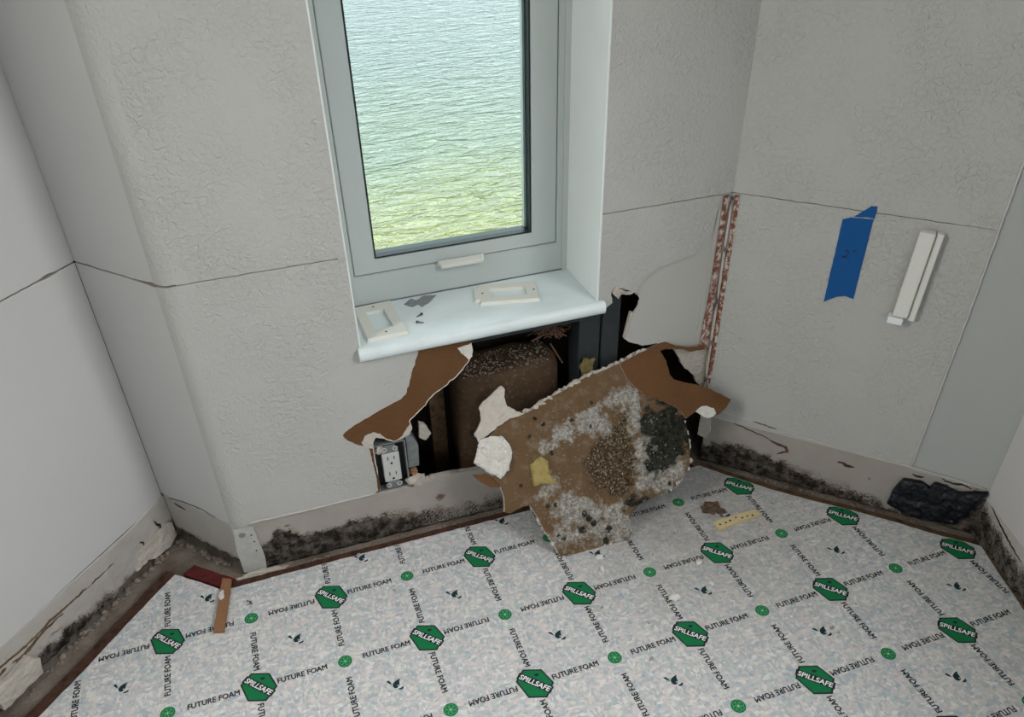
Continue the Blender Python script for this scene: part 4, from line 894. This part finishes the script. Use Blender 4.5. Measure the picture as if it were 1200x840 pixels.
# ================================================================== CARPET PAD WITH PRINT
padL, padR = G['PADL'], G['PADR']
edge_pts = [(padL[4][0] - 0.652 * 1.9, padL[4][1] - 0.758 * 1.9)] + padL[0:5] + [(-0.0853, 0.2758), (-0.0445, 0.2390), (0.0972, 0.2405), (0.2661, 0.2405), (0.4435, 0.2400), (0.62, 0.2405), (0.80, 0.2415), (0.9778, 0.2416)] + padR[1:]
dl = Vector((padR[-1][0] - padR[-3][0], padR[-1][1] - padR[-3][1])).normalized()
pend = (padR[-1][0] + dl.x * .9, padR[-1][1] + dl.y * .9)
pad_poly = rag(edge_pts + [pend], 0.012, 0.0012, 71, closed=False) + [(1.0, -2.0), (-1.4, -2.0)]
pad = tag(empty('carpet_pad', (0.5, -0.2, 0)), 'speckled pastel foam carpet pad with green printed badges covering the floor', 'carpet pad')
sheet('pad_foam', pad_poly, FL, 0.0118, [M['foam'], M['foam_edge']], pad)
segs = list(zip(edge_pts, edge_pts[1:])) + [(edge_pts[-1], pend)]
def clip_mesh(me, loc, rad):
    """trim a print that runs over the cut edge of the pad; returns a new mesh or None"""
    hit = False; bm = bmesh.new(); bm.from_mesh(me)
    for a, b in segs:
        a, b = V2(a), V2(b); d = b - a; t = max(0, min(1, (loc - a).dot(d) / d.length_squared))
        if (a + d * t - loc).length > rad: continue
        nrm = Vector((-d.y, d.x)).normalized()          # left of the path = outside (path runs left to right round the bay)
        hit = True
        bmesh.ops.bisect_plane(bm, geom=list(bm.verts) + list(bm.edges) + list(bm.faces), plane_co=(a.x - loc.x - nrm.x * .0015, a.y - loc.y - nrm.y * .0015, 0), plane_no=(nrm.x, nrm.y, 0), clear_outer=True)
    if not hit: bm.free(); return me
    if not bm.faces: bm.free(); return None
    m2 = bpy.data.meshes.new(me.name); bm.to_mesh(m2); bm.free()
    for m in me.materials: m2.materials.append(m)
    return m2
def poly_mesh(name, loops, mats, z=0.0):
    vs_, fs, fm = [], [], []
    for pts, mi, zz in loops:
        k = len(vs_); c = [V2(p) for p in pts]
        area = sum(c[i].cross(c[(i + 1) % len(c)]) for i in range(len(c)))
        if area < 0: c = c[::-1]
        vs_ += [(p.x, p.y, zz) for p in c]; fs.append(tuple(range(k, k + len(c)))); fm.append(mi)
    me = bpy.data.meshes.new(name); me.from_pydata(vs_, [], fs)
    for m in mats: me.materials.append(m)
    me.polygons.foreach_set('material_index', fm); me.update(); return me
def text_mesh(txt, width, height, ang, mat, bold=0.0, shear=0.0, name='lettering', heavy=0.0):
    cu = bpy.data.curves.new('text', 'FONT'); cu.body = txt; cu.size = 1.0; cu.offset = bold; cu.shear = shear; cu.align_x = 'CENTER'; cu.align_y = 'CENTER'
    cu.space_character = 1.02; cu.resolution_u = 3
    o = bpy.data.objects.new('text', cu); COL.objects.link(o); dg = bpy.context.evaluated_depsgraph_get()
    me = bpy.data.meshes.new_from_object(o.evaluated_get(dg)); COL.objects.unlink(o); bpy.data.objects.remove(o); bpy.data.curves.remove(cu)
    xs = [v.co.x for v in me.vertices]; ys = [v.co.y for v in me.vertices]
    mx, my = (max(xs) + min(xs)) / 2, (max(ys) + min(ys)) / 2; kx, ky = width / (max(xs) - min(xs)), height / (max(ys) - min(ys)); c, s_ = math.cos(ang), math.sin(ang)
    for v in me.vertices:
        x, y = (v.co.x - mx) * kx, (v.co.y - my) * ky; v.co = (x * c - y * s_, x * s_ + y * c, 0)
    if heavy:
        bm = bmesh.new(); bm.from_mesh(me)
        for k, (ax, ay) in enumerate(((heavy, 0), (0, heavy), (heavy, heavy))):
            g = bmesh.ops.duplicate(bm, geom=[f for f in bm.faces if f.verts[0].co.z < 1e-6])['geom']
            for v in [x for x in g if isinstance(x, bmesh.types.BMVert)]: v.co += Vector((ax - heavy / 2, ay - heavy / 2, 1e-5 * (k + 1)))
        bm.to_mesh(me); bm.free()
    me.materials.clear(); me.materials.append(mat); me.name = name; return me
HX = G['HEX']; hexv = HX[:6]
cen = Vector((sum(p[0] for p in hexv) / 6, sum(p[1] for p in hexv) / 6))
hexv = [((p[0] - cen.x) * 1.06, (p[1] - cen.y) * 1.06) for p in hexv]
bl = [(HX[i][0] - cen.x, HX[i][1] - cen.y) for i in (6, 7, 8, 9)]
shr = [(x * 0.90, y * 0.90) for x, y in hexv]
bd = (V2(bl[1]) - V2(bl[0])); bang = math.atan2(bd.y, bd.x)
bw = 0.0140; bc = Vector((0, 0.0002)); bu = bd.normalized(); bv = Vector((-bu.y, bu.x))
ban = [bc - bu * 0.0315 - bv * bw / 2, bc + bu * 0.0315 - bv * bw / 2, bc + bu * 0.0315 + bv * bw / 2, bc - bu * 0.0315 + bv * bw / 2]
hex_me = poly_mesh('printed_badge', [(hexv, 0, 0.0), (shr, 1, 0.00012), ([tuple(p) for p in ban], 0, 0.00024)], [M['print_black'], M['print_green']])
spot = [(0.004, 0.016), (0.0095, 0.0165), (0.0125, 0.0125), (0.0085, 0.0105), (0.0045, 0.012)]
drop_me = poly_mesh('badge_leaf', [(spot, 0, 0.0002)], [M['print_navy']])
spill_me = text_mesh('SPILLSAFE', 0.056, 0.0100, bang, M['print_white'], 0.022, 0.12)
R_ = 0.0122
circ = [(R_ * math.cos(a), R_ * math.sin(a)) for a in [2 * math.pi * i / 28 for i in range(28)]]
loops = [(circ, 0, 0.0)]
for k in range(6):
    a = math.pi * k / 3 + .2; c = Vector((math.cos(a), math.sin(a))) * 0.0056
    for j in range(10):
        t0, t1 = 2 * math.pi * j / 10, 2 * math.pi * (j + 1) / 10; r0, r1 = .0044, .0036
        loops.append(([(c.x + r0 * math.cos(t0), c.y + r0 * math.sin(t0)), (c.x + r0 * math.cos(t1), c.y + r0 * math.sin(t1)), (c.x + r1 * math.cos(t1), c.y + r1 * math.sin(t1)), (c.x + r1 * math.cos(t0), c.y + r1 * math.sin(t0))], 1, 0.00012 + k * .00001))
loops.append(([(.0011 * math.cos(a), .0011 * math.sin(a)) for a in [2 * math.pi * i / 8 for i in range(8)]], 2, 0.0002))
circ_me = poly_mesh('printed_roundel', loops, [M['print_green'], M['print_leaf'], M['print_white']])
body_ = [(-.0062, .0010), (-.0040, .0052), (.0005, .0078), (.0060, .0095), (.0088, .0092), (.0064, .0060), (.0058, .0010), (.0040, -.0040), (.0004, -.0066), (-.0036, -.0058), (-.0058, -.0028)]
tail_ = [(-.0150, .0118), (-.0105, .0125), (-.0080, .0080), (-.0070, .0022), (-.0098, .0050), (-.0128, .0082)]
wing_ = [(.0012, -.0085), (.0056, -.0084), (.0106, -.0060), (.0104, -.0100), (.0070, -.0118), (.0030, -.0112)]
eye_ = [(.0024 + .0012 * math.cos(a), -.0026 + .0016 * math.sin(a)) for a in [2 * math.pi * i / 8 for i in range(8)]]
bird_me = poly_mesh('printed_bird', [(body_, 0, 0.0), (tail_, 0, 0.0), (wing_, 0, 0.0), (eye_, 1, 0.0001)], [M['print_navy'], M['foam']])
TL, TH = 0.083, 0.0100
fx = {0: text_mesh('FUTURE FOAM', TL, TH, 0, M['print_black'], heavy=0.0008), 1: text_mesh('FUTURE FOAM', TL, TH, math.pi, M['print_black'], heavy=0.0008)}
fy = {0: text_mesh('FUTURE FOAM', TL, TH, math.pi / 2, M['print_black'], heavy=0.0008), 1: text_mesh('FUTURE FOAM', TL, TH, -math.pi / 2, M['print_black'], heavy=0.0008)}
def put(me, x, y, rad, name, parent=pad, dz=0.0):
    loc = Vector((x, y))
    if not inside((x, y), edge_pts + [pend, (1.0, -2.0), (-1.4, -2.0)]) and rad < 0.02: return None
    m2 = clip_mesh(me, loc, rad)
    if m2 is None: return None
    o = bpy.data.objects.new(name, m2); o.matrix_world = Matrix.Translation((x, y, 0.0003 + dz)); return link(o, parent)
def inpad(x, y): return inside((x, y), edge_pts + [pend, (1.0, -2.0), (-1.4, -2.0)])
flip_rows = {1: {-2, -1, 0}, 0: {2, 3, 4, 5, 6, 7}, -1: {-2, -1, 0, 1, 2}, -2: {3, 4, 5, 6, 7}, -3: {6, 7}}
down_cols = {(0, 1), (0, 0), (0, -1), (2, -1), (3, 0), (3, 1), (3, -1), (5, 0), (5, -1), (5, -2), (7, 0), (7, -1), (7, -2), (5, 1)}
for j in range(-4, 3):
    for i in range(-4, 11):
        x, y = i * GRID, j * GRID * GY
        if x < -0.52 + max(0, -j) * 0.05 or (j < -3) : pass
        hexn = (i + j) % 2 == 0
        if inpad(x, y) and y > -0.62 and x > -0.6:
            if hexn:
                h = put(hex_me, x, y, 0.034, 'printed_badge')
                if h:
                    put(spill_me, x, y, 0.034, 'lettering', h, 0.0004); put(drop_me, x, y, 0.034, 'leaf_mark', h, 0.0002)
            else: put(circ_me, x, y, 0.013, 'printed_roundel')
        elif hexn and y > -0.62 and inpad(x - .01, y - .025): 
            h = put(hex_me, x, y, 0.034, 'printed_badge')
            if h: put(spill_me, x, y, 0.034, 'lettering', h, 0.0004)
        mx_, my_ = (i + .5) * GRID, y
        if inpad(mx_, my_) and y > -0.6 and mx_ > -.55: put(fx[1 if i in flip_rows.get(j, ()) else 0], mx_, my_, 0.05, 'printed_lettering')
        mx_, my_ = x, (j + .5) * GRID * GY
        if (inpad(mx_, my_) or inpad(mx_, my_ - .04)) and my_ > -.6 and mx_ > -.55:
            loc = Vector((mx_, my_)); put(fy[1 if (i, j) in down_cols else 0], mx_, my_, 0.05, 'printed_lettering')
        if (i + j) % 2 == 0:
            mx_, my_ = (i + .5) * GRID, (j + .5) * GRID * GY
            if inpad(mx_, my_) and my_ > -.6 and mx_ > -.55: put(bird_me, mx_, my_, 0.016, 'printed_bird')

# ================================================================== TACK STRIPS
def strip_thing(name, pts, nrm, w, mat, label, h=0.0085, seed=0, off=0.0025):
    n = Vector(nrm).normalized(); a = [(p[0] + n.x * off, p[1] + n.y * off) for p in pts]; b = [(p[0] + n.x * (w + off), p[1] + n.y * (w + off)) for p in pts]
    o = sheet(name, rag(a + b[::-1], 0.008, 0.0012, seed), Frame((0, 0, BASE + h), (1, 0, 0), (0, 1, 0), (0, 0, 1)), h, mat, None, spacing=0.007, disp=lambda u, v, bb: 0.0010 * fract(u, v, 60, seed))
    return tag(o, label, 'tack strip', 'tack strips round the pad')
n1 = -W1.n.to_2d(); n2 = -W2.n.to_2d(); n3 = -W3.n.to_2d(); n4 = -W4.n.to_2d(); n5 = -W5.n.to_2d()
strip_thing('tack_strip', [(edge_pts[0][0] + .652 * .8, edge_pts[0][1] + .758 * .8)] + padL[0:4] + [(-0.1300, 0.3165)], n1, 0.021, M['strip_dark'], 'dark brown tack strip along the left wall', 0.0100, 3)
strip_thing('tack_strip', [(-0.118, 0.3065), (-0.0853, 0.2768), (-0.0420, 0.2400)], n2, 0.027, M['strip_red'], 'dark red painted tack strip in the left inner corner', 0.0130, 4)
strip_thing('tack_strip', [(-0.0300, 0.2400), (0.0972, 0.2405), (0.2661, 0.2405), (0.4435, 0.2400), (0.62, 0.2405), (0.80, 0.2415), (0.965, 0.2416)], n3, 0.0130, M['strip_dark'], 'reddish brown tack strip under the window wall', 0.0100, 5)
strip_thing('tack_strip', padR[0:9][0:8], n4, 0.0125, M['strip_brown'], 'dirty brown tack strip along the right wall', 0.0100, 6)
strip_thing('tack_strip', [padR[8], padR[9], padR[10], (padR[-1][0] + dl.x * .8, padR[-1][1] + dl.y * .8)], n5, 0.022, M['strip_tan'], 'tan brown tack strip at the right edge of the picture', 0.0105, 7)

# ================================================================== THINGS ON THE PAD
st = G['STUB']; 
st_poly = [(-0.0440, 0.2640), (-0.0275, 0.2560), (-0.0480, 0.1350), (-0.0660, 0.1400)]
sliver = tag(empty('wood_sliver', (-0.045, 0.2, 0)), 'short orange brown wood sliver lying across the red strip', 'wood sliver')
sheet('stick', rag(st_poly, 0.01, 0.0006, 3), Frame((0, 0, 0.0075), (1, 0, 0), (0, 1, 0), (0, 0, 1)), 0.0070, M['sliver'], sliver)
sheet('paint_flake', rag([(-0.0500, 0.2270), (-0.0450, 0.2330), (-0.0425, 0.2300), (-0.0430, 0.2120), (-0.0500, 0.2080), (-0.0525, 0.2160)], .003, .0012, 5), Frame((0, 0, 0.0088), (1, 0, 0), (0, 1, 0), (0, 0, 1)), 0.0012, M['gypsum_white'], sliver)
yst = tag(empty('strip_offcut', (0.96, 0.06, 0)), 'pale yellow tack strip offcut with dark nail marks', 'wood sliver')
sheet('stick', rag([(0.9080, 0.0700), (0.9300, 0.0735), (1.0060, 0.0735), (1.0100, 0.0560), (0.9600, 0.0530), (0.9080, 0.0475)], 0.008, 0.0008, 6), Frame((0, 0, 0.0062), (1, 0, 0), (0, 1, 0), (0, 0, 1)), 0.006, M['pale_wood'], yst)
r = random.Random(4)
for i in range(7):
    x = 0.918 + i * 0.0125 + r.uniform(-.002, .002); y = 0.0615 + r.uniform(-.003, .006)
    o = sheet('nail_mark', rag([(x - .0028, y - .0014), (x + .0028, y - .0010), (x + .0016, y + .0022), (x - .0010, y + .0018)], .001, .0006, i), Frame((0, 0, 0.0066), (1, 0, 0), (0, 1, 0), (0, 0, 1)), 0.0006, M['black'], yst)
bm = bmesh.new(); lump_bm(bm, (0.926, 0.110, 0.005), (0.017, 0.014, 0.010), 2, 3, .45, .5)
lump_bm(bm, (0.942, 0.094, 0.0035), (0.009, 0.007, 0.006), 6, 2, .45, .5)
tag(bm_obj('debris_lump', bm, M['brown_lump']), 'brown crumbly debris lump beside the yellow offcut', 'debris')
# crumbs: each one its own thing
lab = ['white plaster crumb at the lower edge of the slab', 'small plaster crumb just below the slab', 'white plaster chip lying on the printed lettering', 'white chip left of a green badge near the yellow offcut', 'pale chip below the white chip near the yellow offcut', 'grey chip beside a printed bird']
mini = 'tiny grey plaster crumb scattered on the foam pad'
sizes = [.009, .007, .011, .008, .006, .005]
for i, (x, y) in enumerate(G['CRUMB']):
    if not inpad(x, y): continue
    s_ = sizes[i] if i < 6 else random.Random(i).uniform(.0025, .0045)
    bm = bmesh.new(); lump_bm(bm, (0, 0, s_ * .28), (s_, s_ * .62, s_ * .5), i * 3.1, 2, .4, .55)
    o = bm_obj('plaster_crumb', bm, M['crumb_white'] if i < 5 else M['crumb']); o.location = (x, y, 0.0002); o.rotation_euler = (0, 0, i * 1.3)
    tag(o, lab[i] if i < 6 else mini, 'plaster crumb', None if i < 6 else 'tiny crumbs on the pad')
# grey white plaster chunk at lower left
ch = sheet('plaster_chunk', rag([(-0.430, 0.000), (-0.352, 0.000), (-0.345, 0.030), (-0.358, 0.052), (-0.395, 0.046), (-0.430, 0.052)], 0.006, 0.003, 9), W1.off(0.014), 0.011, M['gypsum'], None, spacing=0.006, disp=lambda u, v, b: (0 if b else 0.001 + 0.0030 * fract(u, v, 60)))
tag(ch, 'pale plaster chunk against the left wall at the lower left edge', 'plaster')
# crumbs lying in the gap along the walls
r = random.Random(31)
bm = bmesh.new()
for i in range(420):
    k = r.random()
    if k < .45: x, y = r.uniform(0.0, .55), 0.2640 + r.uniform(0, .009)
    elif k < .8: t = r.uniform(.03, .54); q = W4.pt(t, 0, r.uniform(.003, .010)); x, y = q.x, q.y
    else: t = r.uniform(-.4, -.02); q = W1.pt(t, 0, r.uniform(.006, .02)); x, y = q.x, q.y
    s_ = r.uniform(.001, .0036); lump_bm(bm, (x, y, BASE + s_ * .3), (s_, s_, s_ * .7), i, 1, .35)
for i in range(70):
    k = r.random()
    if k < .5: q = W1.pt(r.uniform(-.36, -.01), 0, r.uniform(.004, .014))
    else: q = W2.pt(r.uniform(.01, L2 - .05), 0, r.uniform(.002, .012))
    s_ = r.uniform(.003, .0075); lump_bm(bm, (q.x, q.y, BASE + s_ * .35), (s_, s_, s_ * .7), i + 900, 1, .45)
tag(bm_obj('gap_rubble', bm, M['rubble']), 'fine plaster rubble in the gap between pad and walls', 'rubble', kind='stuff')

# ================================================================== THINGS ON THE SILL
def wall_plate(name, cx, cy, w, h, ang, label, notch=False):
    F = Frame((cx, cy, SZ1), (math.cos(ang), math.sin(ang), 0), (-math.sin(ang), math.cos(ang), 0), (0, 0, 1))
    t = tag(empty(name, (cx, cy, SZ1)), label, 'wall plate')
    th = 0.0062; hw, hh = w / 2, h / 2; ow, oh = 0.0168, 0.0335
    bm = bmesh.new()
    out = [(-hw, -hh), (hw, -hh), (hw, hh), (-hw, hh)]
    if notch: out = [(-hw, -hh), (hw, -hh), (hw, hh), (hw - .010, hh), (hw - .010, hh + .009), (-hw + .012, hh + .009), (-hw + .012, hh), (-hw, hh)]
    inn = [(-ow, -oh), (ow, -oh), (ow, oh), (-ow, oh)]
    pts = [V2(p) for p in out + inn]; n, k = len(out), 4
    ed = [(i, (i + 1) % n) for i in range(n)] + [(n + i, n + (i + 1) % k) for i in range(k)]
    vo, eo, fo_, *_ = delaunay_2d_cdt(pts, ed, [], 1, 1e-6)
    tri = []
    for f in fo_:
        c = sum((vo[i] for i in f), Vector((0, 0))) / 3
        if abs(c.x) < ow and abs(c.y) < oh or not inside(tuple(c), out): continue
        if (vo[f[1]] - vo[f[0]]).cross(vo[f[2]] - vo[f[0]]) < 0: f = f[::-1]
        tri.append(tuple(f))
    N = len(vo); vs_ = []
    for p in vo:
        edge = abs(abs(p.x) - hw) < 1e-4 or abs(p.y) > hh - 1e-4
        vs_.append((p.x - math.copysign(.0022, p.x) * edge, p.y - math.copysign(.0022, p.y) * edge, th))
    vs_ += [(p.x, p.y, 0.0) for p in vo]
    cnt = {(f[i], f[(i + 1) % 3]) for f in tri for i in range(3)}
    fs = tri + [tuple(i + N for i in f[::-1]) for f in tri] + [(b, a, a + N, b + N) for a, b in cnt if (b, a) not in cnt]
    mesh_obj('plate', vs_, fs, M['plate'], F, t)
    for sg in (-1, 1):
        bm = bmesh.new(); bmesh.ops.create_cone(bm, cap_ends=True, segments=10, radius1=.0020, radius2=.0020, depth=.0006)
        h_ = bm_obj('screw_hole', bm, M['plate_hole'], F, t); h_.location = F.pt(0, sg * .0485, th + .0001)
    return t
wall_plate('wall_plate', 0.3335, 0.3505, 0.074, 0.124, 0.035, 'ivory wall plate standing upright at the left end of the sill')
wall_plate('wall_plate', 0.5820, 0.3630, 0.074, 0.112, math.pi / 2 - 0.22, 'ivory notched wall plate lying crosswise on the middle of the sill', True)
for i, (x, y) in enumerate(((0.4060, 0.3440), (0.3990, 0.3190))):
    F = Frame((x, y, SZ1 + .0025), (math.cos(.6 + i * 1.9), math.sin(.6 + i * 1.9), 0), (-math.sin(.6 + i * 1.9), math.cos(.6 + i * 1.9), 0), (0, 0, 1))
    t = tag(empty('screw', (x, y, SZ1)), ['small dark screw on the sill nearer the grey scrap', 'small dark screw on the sill nearer its front edge'][i], 'screw', 'screws on the sill')
    bm = bmesh.new(); tube_bm(bm, [(-.008 + k * .002, 0, 0) for k in range(7)], lambda f: .0016 * (.5 + .5 * f), 6); bm_obj('shank', bm, M['steel_screw'], F, t)
    bm = bmesh.new(); tube_bm(bm, [(.003, 0, 0), (.0055, 0, 0), (.0060, 0, 0)], .0024, 10); bm_obj('head', bm, M['steel_screw'], F, t)
tag(sheet('torn_film', rag(G['SCRAP'], .003, .0014, 3), Frame((0, 0, SZ1 + .0012), (1, 0, 0), (0, 1, 0), (0, 0, 1)), 0.0010, M['grey_scrap'], None, spacing=0.005, disp=lambda u, v, b: 0.0012 * fract(u, v, 80)), 'torn grey film scrap on the sill between the wall plates', 'scrap')

# ================================================================== THINGS ON THE RIGHT WALL
tape = tag(empty('masking_tape', W4.pt(0.215, 0.52, 0)), 'blue masking tape strip stuck on the right wall', 'tape')
sheet('tape_strip', rag(G['TAPE'], .006, .0005, 3), W4.off(0.0014), 0.0010, M['blue_tape'], tape)
sheet('tape_stub', rag(G['TAPE2'], .005, .0006, 4), W4.off(0.0015), 0.0011, M['blue_tape'], tape)
def pen(path, w, name='pen_mark'):
    bm = bmesh.new(); tube_bm(bm, [(p[0], p[1], 0) for p in path], w, 5)
    for v in bm.verts: v.co.z *= .25
    return bm_obj(name, bm, M['ink'], W4.off(0.00155), tape)
two = [(0.2062, 0.5335), (0.2090, 0.5372), (0.2125, 0.5362), (0.2128, 0.5318), (0.2098, 0.5262), (0.2056, 0.5228), (0.2036, 0.5244), (0.2056, 0.5262), (0.2092, 0.5248), (0.2130, 0.5232), (0.2150, 0.5246)]
pen(two, 0.0008); pen([(0.2185, 0.5362), (0.2215, 0.5388), (0.2250, 0.5402)], 0.0007)
hold = tag(empty('wall_bracket', W4.pt(0.33, 0.52, 0)), 'cream plastic two bar bracket mounted on the right wall beside the tape', 'bracket')
HF = Frame(W4.pt(0.327, 0.517, 0.0012), (W4.u + W4.v * -0.03), (W4.v + W4.u * 0.03), W4.n)
boxes('front_bar', [((-.0165, -.0790, 0.002), (.0080, .0800, .0200))], M['holder'], HF, hold, 0.003, 3)
boxes('back_bar', [((.0088, -.0850, 0.0), (.0205, .0790, .0130))], M['holder'], HF, hold, 0.002, 2)
cpo = boxes('clip', [((-.0225, -.0930, 0.001), (.0030, -.0800, .0230))], M['clip'], HF, hold, 0.0025, 2)
tag(cpo, 'clear glossy end clip')
bm = bmesh.new(); lump_bm(bm, W4.pt(0.4222, 0.300, 0.002), (0.0025, 0.0025, 0.004), 5, 2, .3)
bm_obj('paint_nib', bm, M['bead_grey'], None, w_right)
